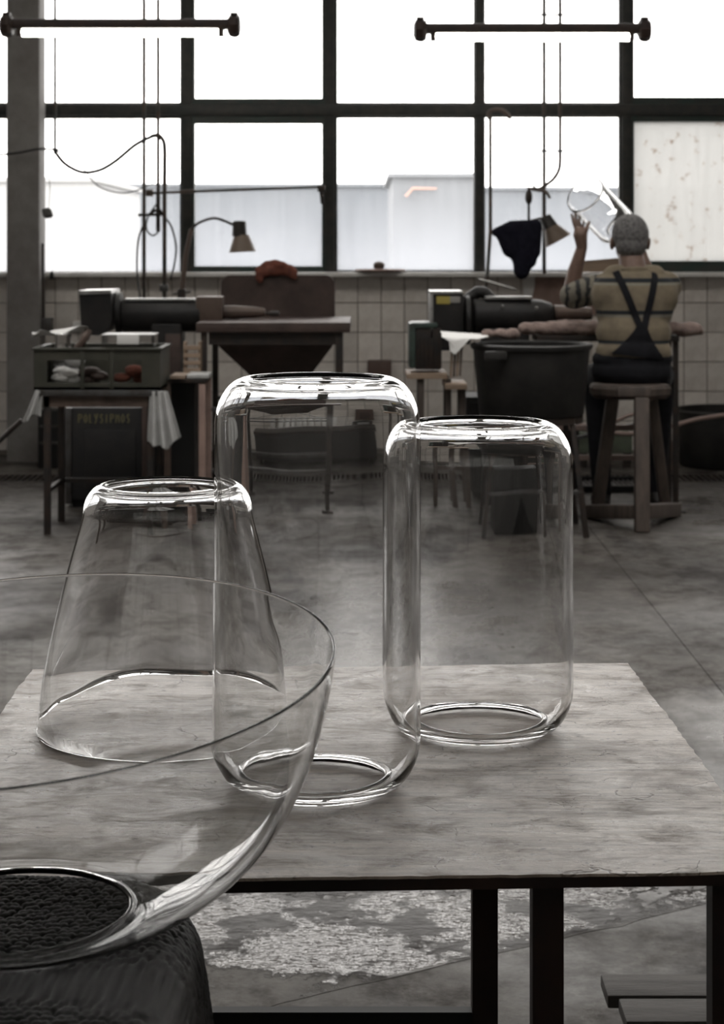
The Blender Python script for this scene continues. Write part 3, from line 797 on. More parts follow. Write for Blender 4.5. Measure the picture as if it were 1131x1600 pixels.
# what the crate holds
for i, (px, pz, m_, lab) in enumerate(((97, .05, 'white', 'white glazed offcut low in the crate behind its first opening'), (100, .10, 'plastic', 'pale plastic offcut higher in the crate behind its first opening'), (205, .06, 'redcloth', 'rust-coloured rag in the crate behind its last opening'), (150, .05, 'board', 'brown scrap in the crate behind its middle opening'))):
    c = P(px, 0, YT + .06); z = cz0 + .012
    lm = MB(); rr = random.Random(i)
    for k in range(5):
        lm.ball((c.x + rr.uniform(-.05, .05), YT + .07 + rr.uniform(-.01, .03), z + .025 + pz * k / 5), (.045, .03, .022), nu=10, nv=6)
    if i == 1: c.y += .09; lm = MB(); [lm.ball((c.x + rr.uniform(-.04, .04), YT + .17 + rr.uniform(-.01, .03), z + .025 + .1 * k / 5), (.05, .03, .03), nu=10, nv=6) for k in range(6)]
    tag(lm.build('scrap', M[m_]), lab, 'scrap')
# clear plastic boxes on the crate
def clear_box(px0, px1, py0, py1, Y, dep, label):
    a = P(px0, py1, Y); b_ = P(px1, py0, Y); z0 = cz1 + .011
    t = empty('clear_box', ((a.x + b_.x) / 2, Y + dep / 2, z0), label, 'box')
    h = b_.z - a.z; th = .003
    m = MB(); m.box((a.x, Y, z0), (b_.x, Y + th, z0 + h)).box((a.x, Y + dep - th, z0), (b_.x, Y + dep, z0 + h)).box((a.x, Y + th, z0), (a.x + th, Y + dep - th, z0 + h)).box((b_.x - th, Y + th, z0), (b_.x, Y + dep - th, z0 + h))
    m.build('body', M['plasticbox'], t, smooth=0)
    MB().box((a.x - .004, Y - .004, z0 + h), (b_.x + .004, Y + dep + .004, z0 + h + .006), .002).build('lid', M['plastic'], t)
    mid = (a.x + b_.x) / 2
    MB().box((mid - .05, Y - .007, z0 + h * .25), (mid + .05, Y - .0005, z0 + h + .004), .002).build('label', M['white'], t)
clear_box(160, 240, 525, 543, YT + .04, .16, 'clear plastic box with a white label on top of the crate')
m_ = MB()
def sheetf(u, v):
    x = 50 + 88 * u; y = 517 + 8 * math.sin(u * 3) * (1 - u) - 5 * u + (6 if u < .12 else 0)
    p = P(x, y, YT + .08 + .2 * v); p.z += .012 * math.sin(u * 9 + v * 4); return p
tag(cloth('plastic_bag', sheetf, 22, 6, .003, M['white']), 'crumpled white plastic bag lying across the end of the crate', 'bag')
m_ = MB().box(P(86, 522, YT + .06), P(112, 545, YT + .14), .006)
tag(m_.build('container', M['plasticbox']), 'small clear container under the white bag on the crate', 'container')
tag(MB().tube(spline([P(120, 545, YT + .1), P(131, 530, YT + .1), P(138, 516, YT + .12)]), [.018] * 9 + [.02] * 8, 8).build('rag', M['brass']), 'small brown rag standing between bag and clear box', 'rag')
MBt = MB().lathe([(.02, 0), (.03, .004), (.03, .055), (.02, .06)], P(114, 509, 10.93), (1, 0, 0), 16)
tag(MBt.build('wall_fitting', M['white']), 'white cylindrical fitting fixed to the tiles behind the crate', 'fitting')

# milky plastic sheet hanging from the table's ends
def drape(p_top0, p_top1, pts_bottom, Y, folds, amp):
    def f(u, v):
        x = p_top0[0] + (p_top1[0] - p_top0[0]) * u; y = p_top0[1] + (p_top1[1] - p_top0[1]) * u
        n = len(pts_bottom) - 1; k = min(int(u * n), n - 1); q = u * n - k
        bx = pts_bottom[k][0] * (1 - q) + pts_bottom[k + 1][0] * q; by = pts_bottom[k][1] * (1 - q) + pts_bottom[k + 1][1] * q
        p = P(x + (bx - x) * v, y + (by - y) * v, Y)
        p.y += amp * math.sin(u * PI * folds) * (.3 + .7 * v); return p
    return f
tag(cloth('plastic_sheet', drape((234, 611), (262, 611), [(230, 690), (240, 698), (250, 697), (262, 704), (272, 690), (283, 684)], YT - .02, 7, .022), 28, 14, .003, M['plastic']), 'milky plastic sheet hanging in folds from the table end near the lathe', 'sheet')
tag(cloth('plastic_sheet', drape((56, 609), (66, 612), [(34, 662), (44, 658), (50, 648), (64, 652)], YT - .02, 3, .02), 16, 12, .003, M['plastic']), 'milky plastic sheet bunched over the table corner near the column', 'sheet')

# dark box with chalk writing under the table
t = empty('dark_cabinet', P(165, 742, 8.75), 'dark box with yellow chalk writing standing under the small table', 'box')
t.location.z = 0
YB = 8.75
bx0, bx1, bz1 = P(112, 0, YB).x, P(222, 0, YB).x, P(0, 637, YB).z
MB().box((bx0, YB, .04), (bx1, YB + .3, bz1), .006).build('body', M['darkbox'], t)
MB().box((bx0 + .065, YB - .008, .1), (bx1 - .03, YB + .002, bz1 - .11), .004).build('door_panel', M['darkbox'], t)
MB().box((bx0, YB + .02, 0), (bx1, YB + .28, .04)).build('plinth', M['black'], t)
MB().box((bx0 - .03, YB - .012, .02), (bx0, YB + .3, bz1), .003).build('side_panel', M['steel'], t)
MB().box((bx1, YB - .012, .02), (bx1 + .025, YB + .3, bz1 + .02), .003).build('wood_post', M['board'], t)
ST = {'P': [[(0, 0), (0, 1)], [(0, 1), (.6, .95), (.65, .6), (0, .5)]], 'O': [[(.1, .2), (.05, .7), (.35, 1), (.65, .7), (.6, .2), (.3, 0), (.1, .2)]], 'L': [[(.1, 1), (.1, 0), (.55, .05)]], 'Y': [[(0, 1), (.3, .5)], [(.65, 1.05), (.15, -.1)]], 'S': [[(.6, .85), (.3, 1), (.08, .75), (.55, .35), (.4, 0), (.05, .1)]], 'I': [[(.3, 1), (.25, 0)]], 'M': [[(0, 0), (.1, 1), (.35, .4), (.6, 1), (.7, 0)]]}
wm = MB(); cw = (P(206, 0, YB).x - P(123, 0, YB).x) / 10; ch = .042
for i, c in enumerate('POLYSIPMOS'):
    for stroke in ST[c]:
        wm.tube([(P(123, 0, YB).x + cw * (i + a * .85), YB - .0015, bz1 - .075 + b_ * ch) for a, b_ in stroke], .0032, 5)
wm.build('chalk_writing', M['chalk'], t)

# low cabinet table behind, with wooden top
t = empty('low_table', P(288, 735, 8.4), 'low dark table with a pale wooden top beside the bench', 'table'); t.location.z = 0
YL = 8.2; zl = P(0, 592, YL).z
lx0, lx1 = P(256, 0, YL).x, P(321, 0, YL).x
MB().box((lx0, YL, zl - .02), (lx1, YL + .36, zl), .003).build('tabletop', M['iron'], t)
MB().box((lx0 + .02, YL + .1, .12), (lx1 - .06, YL + .34, zl - .02)).build('cabinet_body', M['black'], t)
for x in (lx0, lx1 - .032):
    for y in (YL + .005, YL + .32): MB().box((x, y, 0), (x + .03, y + .03, zl - .02), .002).build('leg', M['brass'] if x == lx0 else M['pinkboard'], t)
tag(MB().box((lx0 + .03, YL - .02, zl + .001), (lx0 + .10, YL + .2, zl + .016), .003).build('wooden_board', M['wood']), 'pale wooden board lying on the low dark table', 'board')
tag(MB().box((lx0 + .105, YL + .01, zl + .001), (lx1 + .015, YL + .2, zl + .02), .004).build('folded_paper', M['plastic']), 'pale folded sheet at the end of the low dark table', 'paper')
t = empty('wooden_box', (P(302, 0, YL + .28).x, YL + .28, zl + .001), 'small open box of pale slats on the low dark table', 'box')
for k in range(4): MB().box((P(287, 0, 8.45).x, 8.43, zl + .012 + k * .036), (P(314, 0, 8.45).x, 8.44, zl + .034 + k * .036), .002).build('slat', M['wood'], t)
for px in (287, 310): MB().box((P(px, 0, 8.45).x, 8.44, zl + .001), (P(px, 0, 8.45).x + .01, 8.54, zl + .16)).build('upright', M['wood'], t)

# grinding lathe
YM = 8.95; sm = S(YM)
t = empty('grinding_lathe', (P(265, 0, YM).x, YM, 0), 'black grinding lathe with square belt housing and brown spindle, beside the crate', 'machine')
def px_box(m, x0, x1, y0, y1, Y0, Y1, bev=.006):
    a = P(x0, y1, YM); b_ = P(x1, y0, YM); return m.box((a.x, Y0, a.z), (b_.x, Y1, b_.z), bev)
prof = [(131, 458), (180, 454), (181, 500), (174, 516), (160, 522), (146, 521), (134, 512)]
MB().prism([P(x, y, YM) - Vector((0, .15, 0)) for x, y in prof], (0, .3, 0)).build('belt_housing', M['machine'], t, smooth=40)
MB().prism([P(x, y, YM) - Vector((0, .16, 0)) for x, y in [(130, 453), (180, 452), (181, 457), (131, 459)]], (0, .32, 0)).build('housing_lid', M['lightsteel'], t, smooth=0)
MB().lathe([(.08, -.012), (.105, -.01), (.105, .014), (.08, .016)], P(186, 489, YM), (1, 0, 0), 32).build('flange', M['machine'], t)
r_ = 25 / sm
MB().lathe([(r_ * .9, 0), (r_, .01), (r_, .38), (r_ * .93, .40)], P(191, 493, YM), (1, 0, 0), 32).build('headstock', M['machine'], t)
px_box(MB(), 196, 305, 466, 470, YM - .05, YM + .06, .003).build('top_plate', M['lightsteel'], t)
px_box(MB(), 308, 349, 463, 501, YM - .07, YM + .07).build('bearing_block', M['brass'], t)
MB().lathe([(.034, 0), (.036, .05), (.028, .16), (.02, .21), (.012, .215)], P(349, 488, YM), (1, 0, 0), 24).build('spindle', M['brass'], t)
MB().lathe([(.008, 0), (.008, .03), (.014, .035), (.014, .075), (.006, .08)], P(412, 490, YM), (1, 0, 0), 16).build('grinding_point', M['iron'], t)
MB().box((P(240, 0, YM).x, YM - .1, 0), (P(286, 0, YM).x, YM + .12, P(0, 505, YM).z), .01).build('pedestal', M['machine'], t)
MB().box((P(262, 0, YM).x, YM - .112, .3), (P(286, 0, YM).x, YM - .1, P(0, 520, YM).z), .003).build('pedestal_cover', M['board'], t)

# workbench with splash board
YBN = 8.6
t = empty('workbench', (P(427, 0, 8.8).x, 8.85, 0), 'brown-topped steel workbench with a tall splash board and red cloth', 'workbench')
zt = P(0, 504, YBN).z
bx0, bx1 = P(306, 0, YBN).x, P(547, 0, YBN).x
MB().box((bx0, YBN, zt - .048), (bx1, YBN + .74, zt), .006).build('worktop', M['board'], t)
MB().box((bx0 + .06, YBN + .03, zt - .11), (bx1 - .05, YBN + .045, zt - .048)).build('apron', M['iron'], t)
h0, h1 = P(345, 545, 8.8), P(520, 545, 8.8); l0, l1 = P(395, 590, 8.8), P(482, 590, 8.8)
hm = MB()
hm.add([(h0.x, 8.66, zt - .05), (h1.x, 8.66, zt - .05), (h1.x, 9.06, zt - .05), (h0.x, 9.06, zt - .05), (h0.x, 8.66, h0.z + .02), (h1.x, 8.66, h0.z + .02), (h1.x, 9.06, h0.z + .02), (h0.x, 9.06, h0.z + .02), (l0.x, 8.78, l0.z), (l1.x, 8.78, l0.z), (l1.x, 8.94, l0.z), (l0.x, 8.94, l0.z)],
       [(0, 1, 5, 4), (1, 2, 6, 5), (2, 3, 7, 6), (3, 0, 4, 7), (4, 5, 9, 8), (5, 6, 10, 9), (6, 7, 11, 10), (7, 4, 8, 11), (8, 9, 10, 11), (0, 3, 2, 1)])
hm.build('hopper', M['board'], t, smooth=0)
for x in (P(313, 0, YBN).x, P(524, 0, YBN).x):
    for y in (YBN + .02, YBN + .68):
        MB().box((x, y, .012), (x + .03, y + .03, zt - .048), .003).build('leg', M['iron'], t)
        MB().box((x - .025, y - .02, 0), (x + .055, y + .05, .012), .003).build('foot', M['iron'], t)
xa, xb = P(313, 0, YBN).x + .015, P(524, 0, YBN).x + .015
for z in (.5, .2):
    MB().bar((xa, YBN + .035, z), (xb, YBN + .035, z), .018).build('rail', M['steel'], t)
    MB().bar((xa, YBN + .695, z), (xb, YBN + .695, z), .018).build('rail', M['steel'], t)
MB().tube([(xa + .03, YBN + .695, .8), (xb - .03, YBN + .695, .5)], .006, 8).build('brace', M['lightsteel'], t)
MB().tube([(xb - .03, YBN + .71, .8), (xa + .03, YBN + .71, .5)], .006, 8).build('brace', M['lightsteel'], t)
ys = 9.36
sb = []
cr = .05
a = P(345, 503, ys); b_ = P(523, 430, ys)
for k in range(7):
    th = PI - PI / 2 * k / 6; sb.append((a.x + cr + cr * math.cos(th), ys, b_.z - cr + cr * math.sin(th)))
for k in range(7):
    th = PI / 2 - PI / 2 * k / 6; sb.append((b_.x - cr + cr * math.cos(th), ys, b_.z - cr + cr * math.sin(th)))
sb += [(b_.x, ys, zt - .05), (a.x, ys, zt - .05)]
MB().prism(sb, (0, .025, 0)).build('splash_board', M['board'], t, smooth=30)
rc = MB()
for i in range(14):
    u = i / 13; x = 405 + 53 * u; y = 424 - 10 * math.sin(u * PI) + random.uniform(-2, 2)
    rc.ball(P(x, y, ys + random.uniform(-.01, .02)), (.026, .03, .022 + random.uniform(0, .01)), nu=10, nv=6)
for i in range(12):
    u = (i + .5) / 12
    rc.ball(P(407 + 50 * u, 426 - 3 * math.sin(u * PI) + random.uniform(-2, 2), ys - .012), (.03, .022, .024), nu=10, nv=6)
for i in range(6):
    rc.ball(P(405 + random.uniform(-2, 5), 428 + i * 2.2, ys - .02), (.018, .014, .016), nu=10, nv=6)
    rc.ball(P(456 + random.uniform(-2, 5), 424 + i * 2, ys - .02), (.016, .014, .014), nu=10, nv=6)
tag(rc.solid('red_cloth', M['redcloth'], None, .008, 2), 'rust-red cloth bunched over the top of the splash board', 'cloth')

# radiator under the window, sockets on the tiles
YRD = 10.86
t = empty('radiator', (P(462, 0, YRD).x, YRD, .17), 'ribbed radiator on the tiled wall behind the workbench', 'radiator')
zr0, zr1 = P(0, 672, YRD).z, P(0, 612, YRD).z
for k in range(10):
    x = P(392 + k * 15.5, 0, YRD).x; MB().box((x, YRD - .05, zr0), (x + .045, YRD + .05, zr1), .012).build('fin', M['sill'], t)
MB().tube([(P(390, 0, YRD).x, YRD, zr1 - .03), (P(540, 0, YRD).x, YRD, zr1 - .03)], .016, 10).build('manifold', M['sill'], t)
MB().tube([(P(388, 0, YRD).x, YRD, zr0 + .03), (P(540, 0, YRD).x, YRD, zr0 + .03)], .016, 10).build('manifold', M['sill'], t)
for px in (400, 525): MB().box((P(px, 0, YRD).x, YRD - .03, 0), (P(px, 0, YRD).x + .03, YRD + .03, zr0)).build('foot', M['steel'], t)
t = empty('switch_box', P(592, 600, 10.94), 'brown switch box on the tiled wall between the bench and the machine', 'switch box')
a = P(574, 640, 10.95); b_ = P(611, 562, 10.95)
MB().box((a.x, 10.86, a.z), (b_.x, 10.958, b_.z), .01).build('box', M['brownbox'], t)
MB().box((a.x + .03, 10.85, a.z + .05), (b_.x - .03, 10.86, b_.z - .1), .004).build('cover', M['board'], t)
t = empty('wall_sockets', P(590, 665, 10.94), 'dark double socket strip on the tiles under the brown switch box', 'socket')
a = P(570, 700, 10.95); b_ = P(608, 648, 10.95)
MB().box((a.x, 10.90, a.z), (b_.x, 10.958, b_.z), .006).build('back_box', M['iron'], t)
for y in (662, 686): MB().box((P(580, 0, 10.9).x, 10.88, P(0, y + 8, 10.9).z), (P(602, 0, 10.9).x, 10.9, P(0, y - 8, 10.9).z), .006).build('socket', M['socket'], t)

# disc with a knob on the window sill
t = empty('grinding_disc', (P(594, 0, 10.9).x, 10.9, 1.142), 'pale round disc with a dark knob lying on the window sill', 'disc')
MB().lathe([(.06, 0), (.15, .006), (.157, .012), (.15, .018), (.02, .02)], (P(594, 0, 10.89).x, 10.89, 1.141), (0, 0, 1), 36).build('disc', M['pinkboard'], t)
MB().lathe([(.02, .02), (.034, .024), (.036, .05), (.024, .062), (.01, .066)], (P(592, 0, 10.89).x, 10.89, 1.141), (0, 0, 1), 20).build('knob', M['brass'], t)

# ------------------------------------------------------------------ right machine
YM2 = 8.95
def pb(m, x0, x1, y0, y1, Y0, Y1, bev=.006):
    a = P(x0, y1, Y0); b_ = P(x1, y0, Y0); return m.box((a.x, Y0, a.z), (b_.x, Y1, b_.z), bev)
t = empty('polishing_machine', (P(760, 0, YM2).x, YM2, 0), 'black polishing machine with a pale-edged housing behind the big tub', 'machine')
pb(MB(), 676, 724, 459, 548, YM2 - .14, YM2 + .14, .012).build('belt_housing', M['machine'], t)
m_ = MB(); pb(m_, 672, 677, 456, 545, YM2 - .15, YM2 + .15, .003); pb(m_, 672, 724, 455, 460, YM2 - .15, YM2 + .15, .004)
m_.build('housing_trim', M['lightsteel'], t)
pb(MB(), 682, 703, 463, 475, YM2 - .1445, YM2 - .14, .0005).build('sticker', M['yellow'], t)
pb(MB(), 703, 719, 463, 473, YM2 - .1445, YM2 - .14, .0005).build('sticker', M['greysticker'], t)
MB().lathe([(.10, 0), (.125, .01), (.125, .03), (.1, .04)], P(724, 500, YM2), (1, 0, 0), 28).build('flange', M['machine'], t)
MB().lathe([(.07, 0), (.088, .015), (.09, .27), (.082, .36), (.065, .41), (.05, .42)], P(736, 494, YM2), (1, .05, 0), 32).build('headstock', M['machine'], t)
pb(MB(), 758, 832, 463, 468, YM2 - .05, YM2 + .05, .004).build('top_plate', M['lightsteel'], t)
MB().lathe([(.045, 0), (.04, .06), (.034, .16), (.03, .19)], P(866, 490, YM2), (1, .05, 0), 24).build('spindle', M['brass'], t)
for px, py in ((785, 478), (838, 481)): MB().ball(P(px, py, YM2 - .09), .008, nu=8, nv=6).build('bolt', M['lightsteel'], t)
MB().box((P(752, 0, YM2).x, YM2 - .12, 0), (P(824, 0, YM2).x, YM2 + .12, P(0, 512, YM2).z), .01).build('pedestal', M['machine'], t)

YG = 8.9
t = empty('electric_motor', (P(664, 0, YG).x, YG, P(0, 580, YG).z), 'green electric motor in a bracket on the wooden trestle', 'motor')
pb(MB(), 648, 690, 512, 578, YG - .1, YG + .12, .012).build('body', M['iron'], t)
m_ = MB(); pb(m_, 642, 684, 504, 513, YG - .11, YG + .12, .012); pb(m_, 639, 649, 505, 576, YG - .11, YG + .11, .01)
m_.build('housing', M['machine_green'], t)
for k in range(5): pb(MB(), 652 + 7 * k, 655 + 7 * k, 528, 570, YG - .108, YG - .1, .001).build('cooling_rib', M['iron'], t)
m_ = MB()
zp = P(0, 580, YG).z
t = empty('trestle', (P(672, 0, YG).x, YG, 0), 'wooden trestle with a stepped plank top carrying the green motor', 'trestle')
MB().box((P(634, 0, YG).x, YG - .16, zp - .028), (P(697, 0, YG).x, YG + .16, zp - .001), .003).build('plank', M['wood'], t)
MB().box((P(692, 0, YG).x, YG - .22, zp - .075), (P(726, 0, YG).x, YG + .1, zp - .048), .003).build('plank', M['wood'], t)
for px, w_, c in ((652, .03, 'stoolwood'), (694, .028, 'stoolwood'), (716, .03, 'stoolwood')):
    for y in (YG - .14, YG + .08):
        MB().box((P(px, 0, YG).x, y, 0), (P(px, 0, YG).x + w_, y + .03, zp - (.075 if px > 700 else .028)), .002).build('leg', M[c], t)
MB().bar((P(654, 0, YG).x, YG - .125, .2), (P(720, 0, YG).x, YG - .125, .2), .025, .03).build('stretcher', M['stoolwood'], t)
for k in range(4): tag(MB().tube([P(704 + 5 * k, 590 - k, 8.85), P(706 + 5 * k, 548, 8.85 + .02 * k)], .006, 8).build('file_tool', M['brass' if k % 2 else 'wood']), '%s thin tool handle from the tub in the upright row on the trestle' % ('fourth', 'third', 'second', 'first')[k], 'tool', 'tool handles upright beside the tub')

# rag and rods on the machine
rg = MB()
for i in range(10): rg.ball(P(730 + i * 4.4, 470 - 12 * math.sin(i / 9 * PI) + random.uniform(-3, 3), YM2 + .05), (.03, .04, .032), nu=10, nv=6)
tag(rg.solid('dark_rag', M['machine'], None, .012, 2), 'dark rag bunched on the polishing machine at the foot of the standpipe', 'rag')
tag(MB().tube([P(748, 436, 10.19), P(806, 452, 10.19)], .006, 8).build('rod', M['lightsteel']), 'pale thin rod leaning against the standpipe above the polishing machine', 'rod')

# boards behind it, against the wall
tag(MB().prism([P(838, 432, 10.94), P(935, 424, 10.94), P(935, 492, 10.94), P(826, 492, 10.94)], (0, .02, 0)).build('pink_board', M['pinkboard'], smooth=0), 'pinkish board leaning against the tiles in front of the seated man', 'board')
tag(MB().prism([P(816, 432, 10.942), P(834, 430, 10.942), P(840, 480, 10.942), P(820, 480, 10.942)], (0, .015, 0)).build('white_board', M['white'], smooth=0), 'narrow white board leaning against the tiles under the towel', 'board')
tag(MB().prism([P(905, 408, 10.86), P(980, 402, 10.86), P(984, 425, 10.86), P(905, 425, 10.86)], (0, .02, 0)).build('cardboard', M['wood'], smooth=0), 'strip of cardboard standing on the sill behind the raised arm', 'cardboard')

# big black tub on its stand
YU = 8.05
zr, zb = P(0, 537, YU).z, P(0, 648, YU).z
cxu = P(830, 0, YU).x; R1 = 95 / S(YU); R0 = 79 / S(YU)
t = empty('black_tub', (cxu, YU, zb), 'big black tub on a stand between the machine and the seated man', 'tub')
MB().lathe([(.001, 0), (R0, 0), (R0 + .008, .008), (R1 - .012, zr - zb - .02), (R1 - .02, zr - zb - .018), (R0 - .004, .014), (.001, .012)], (cxu, YU, zb), (0, 0, 1), 48).build('body', M['tub'], t, smooth=50)
MB().lathe([(R1 - .02, zr - zb - .02), (R1 - .004, zr - zb - .022), (R1 + .002, zr - zb - .008), (R1, zr - zb), (R1 - .014, zr - zb + .003), (R1 - .022, zr - zb - .006)], (cxu, YU, zb), (0, 0, 1), 48, closed=True).build('rim', M['tub'], t)
a = P(777, 552, YU - R1); MB().box((a.x - .055, YU - R1 + .025, zr - .06), (a.x + .045, YU - R1 * .8, zr - .02), .008).build('handle', M['tub'], t)
t = empty('tub_stand', (cxu, YU, 0), 'dark iron stand with four legs under the big black tub', 'stand')
MB().lathe([(R0 - .03, -.03), (R0 + .005, -.03), (R0 + .005, -.002), (R0 - .03, -.002)], (cxu, YU, zb), (0, 0, 1), 40, closed=True).build('ring', M['iron'], t, smooth=30)
for sx in (-1, 1):
    for sy in (-1, 1):
        MB().bar((cxu + sx * R0 * .72, YU + sy * R0 * .62, zb - .002), (cxu + sx * R0 * .98, YU + sy * R0 * .85, 0), .024, .024, .002, up=(0, 1, 0)).build('leg', M['iron'], t)
for sy in (-1, 1): MB().bar((cxu - R0 * .9, YU + sy * R0 * .78, .2), (cxu + R0 * .9, YU + sy * R0 * .78, .2), .016).build('rail', M['steel'], t)
tag(MB().box((cxu - .16, YU - .1, .0), (cxu + .15, YU + .16, .3), .01).build('dark_drum', M['black']), 'dark box standing on the floor inside the tub stand', 'box')
def wc(u, v):
    if v < .45:
        p = P(690 + 75 * u, 524 + 6 * u, 8.02) + Vector((0, .22 * (1 - v / .45), 0)); p.z = P(0, 528, 8.0).z + .004 + .015 * (1 - u); return p
    w = (v - .45) / .55; y = 526 + w * (30 * (1 - abs(u - .38) * 2.1) if abs(u - .38) < .45 else 2)
    return P(688 + 58 * u + (14 * w if u < .2 else 0), max(y, 526 + 4 * u), 7.78 - .01 * w)
tag(cloth('white_cloth', wc, 18, 14, .004, M['white']), 'white cloth hanging in a point over the rim of the big tub', 'cloth')
for i, (px, py, w_, lab) in enumerate(((783, 521, 22, 'small grey lump of pumice paste on the rim of the big tub'),)):
    lm = MB(); rr = random.Random(5)
    for k in range(7): lm.ball(P(px + rr.uniform(-w_, w_), py + rr.uniform(-2, 3), 8.14), (.035, .03, .022), nu=10, nv=6)
    tag(lm.solid('paste_lump', M['pad'], None, .008, 2), lab, 'lump')

# the man's workbench with the padded roll
YW = 8.58
t = empty('grinding_bench', (P(950, 0, YW).x, 9.05, 0), 'dark steel bench with thin posts in front of the seated man', 'workbench')
zw = P(0, 524, YW).z
wx0, wx1 = P(800, 0, YW).x, P(1061, 0, YW).x
MB().box((wx0 + .12, YW - .01, zw - .03), (wx1, YW + .25, zw), .004).build('worktop', M['iron'], t)
for x in (P(846, 0, YW).x, P(1053, 0, YW).x):
    for y in (YW + .02, YW + .21):
        MB().box((x, y, .008), (x + .026, y + .026, zw - .03), .002).build('leg', M['iron'], t)
        MB().box((x - .02, y - .015, 0), (x + .06, y + .04, .008)).build('foot', M['iron'], t)
xa, xb = P(846, 0, YW).x + .013, P(1053, 0, YW).x + .013
for z in (P(0, 668, 8.8).z, P(0, 715, 8.8).z): MB().bar((xa, YW + .223, z), (xb, YW + .223, z), .02, .026).build('rail', M['hose'], t)
for a, b_ in ((P(895, 688, 8.76), P(1050, 652, 8.76)),): MB().bar(a + Vector((0, .05, 0)), b_ + Vector((0, .05, 0)), .018).build('brace', M['steel'], t)
pr = MB(); rr = random.Random(3)
for k in range(34):
    u = k / 33; x = 822 + 262 * u
    pr.ball(P(x, 514 + rr.uniform(-2, 2), YW + .03 + rr.uniform(-.01, .01)), (.045, .055, .028 + rr.uniform(0, .01)), nu=10, nv=6)
pr.capsule(P(1078, 513, YW + .03), P(1096, 519, YW + .03), .035, .016)
tag(pr.solid('padded_roll', M['pad'], None, .01, 2), 'long dusty pink padded roll lying along the bench edge before the man', 'padding')
br = MB(); rr = random.Random(9)
for k in range(16): br.ball(P(868 + k * 4, 510 + rr.uniform(-3, 3), YW + .17), (.03, .035, .028), nu=10, nv=6)
tag(br.solid('sponge_block', M['pad'], None, .012, 2), 'rough brownish sponge mass under the spindle of the polishing machine', 'sponge')

# things on the floor behind
t = empty('green_box', (P(945, 0, 10.3).x, 10.3, 0), 'grey-green box on short feet by the wall beyond the stool', 'box')
pb(MB(), 903, 988, 676, 708, 10.2, 10.45, .006).build('body', M['greenbox'], t)
pb(MB(), 905, 917, 708, 731, 10.22, 10.26, 0).build('foot', M['iron'], t); pb(MB(), 974, 986, 708, 731, 10.22, 10.26, 0).build('foot', M['iron'], t)
t = empty('foot_grate', (P(962, 0, 9.6).x, 9.6, 0), 'black-edged foot grating on the floor beyond the stool', 'grating')
gx0, gx1 = P(905, 0, 9.5).x, P(1022, 0, 9.5).x
MB().box((gx0, 9.3, .001), (gx1, 9.68, .012)).build('tray', M['steel'], t, smooth=0)
MB().bar((gx0, 9.3, .02), (gx1, 9.3, .02), .025, .03).bar((gx0, 9.68, .02), (gx1, 9.68, .02), .025, .03).bar((gx0, 9.3, .02), (gx0, 9.68, .02), .025, .03).bar((gx1, 9.3, .02), (gx1, 9.68, .02), .025, .03).build('frame', M['black'], t)
mb = MB(); k = gx0 + .02
while k < gx1: mb.box((k, 9.31, .012), (k + .008, 9.67, .02)); k += .026
o_ = mb.build('mesh_bars', M['steel'], t, smooth=0); o_['kind'] = 'stuff'
tag(MB().tube(spline([P(880, 668, 9.9), P(930, 672, 9.9), P(985, 678, 9.85), P(1040, 668, 9.9), P(1090, 655, 9.95), P(1145, 647, 10)]), .013, 10).build('hose', M['hose']), 'pinkish hose running along behind the stool to the low tub', 'hose')
tag(MB().tube(spline([P(870, 655, 10.1), P(905, 664, 10.1), P(950, 662, 10.1), P(1000, 648, 10.1), P(1048, 690, 10.2), P(1052, 735, 10.2)]), .011, 10).build('hose', M['hose']), 'second pale hose crossing behind the stool legs', 'hose')
YQ = 10.45; cxq = P(1136, 0, YQ).x; rq = 78 / S(YQ); hq = P(0, 640, YQ).z
t = empty('low_tub', (cxq, YQ, 0), 'low dark round tub on the floor against the tiled wall', 'tub')
MB().lathe([(.001, 0), (rq * .9, 0), (rq * .94, .01), (rq, hq), (rq - .012, hq), (rq * .9, .02), (.001, .015)], (cxq, YQ, .001), (0, 0, 1), 48).build('body', M['tub'], t, smooth=50)
MB().lathe([(rq - .012, hq - .02), (rq + .006, hq - .02), (rq + .01, hq - .005), (rq, hq + .006), (rq - .012, hq)], (cxq, YQ, .001), (0, 0, 1), 48, closed=True).build('rim', M['tub'], t)
tag(MB().tube([P(-30, 716, 8.6), P(34, 656, 8.6)], .012, 8).build('pole', M['iron']), 'dark slanting pole beside the small table, passing the column', 'pole')

t = empty('tool_box', (P(77, 0, 10.3).x, 10.4, 0), 'small dark box with two pale bands on the floor beside the column', 'box')
MB().box((P(59, 0, 10.3).x, 10.3, 0), (P(96, 0, 10.3).x, 10.5, P(0, 642, 10.3).z), .006).build('body', M['black'], t)
for y in (664, 690): MB().box((P(62, 0, 10.3).x, 10.294, P(0, y + 4, 10.3).z), (P(92, 0, 10.3).x, 10.3, P(0, y, 10.3).z)).build('band', M['steel'], t)

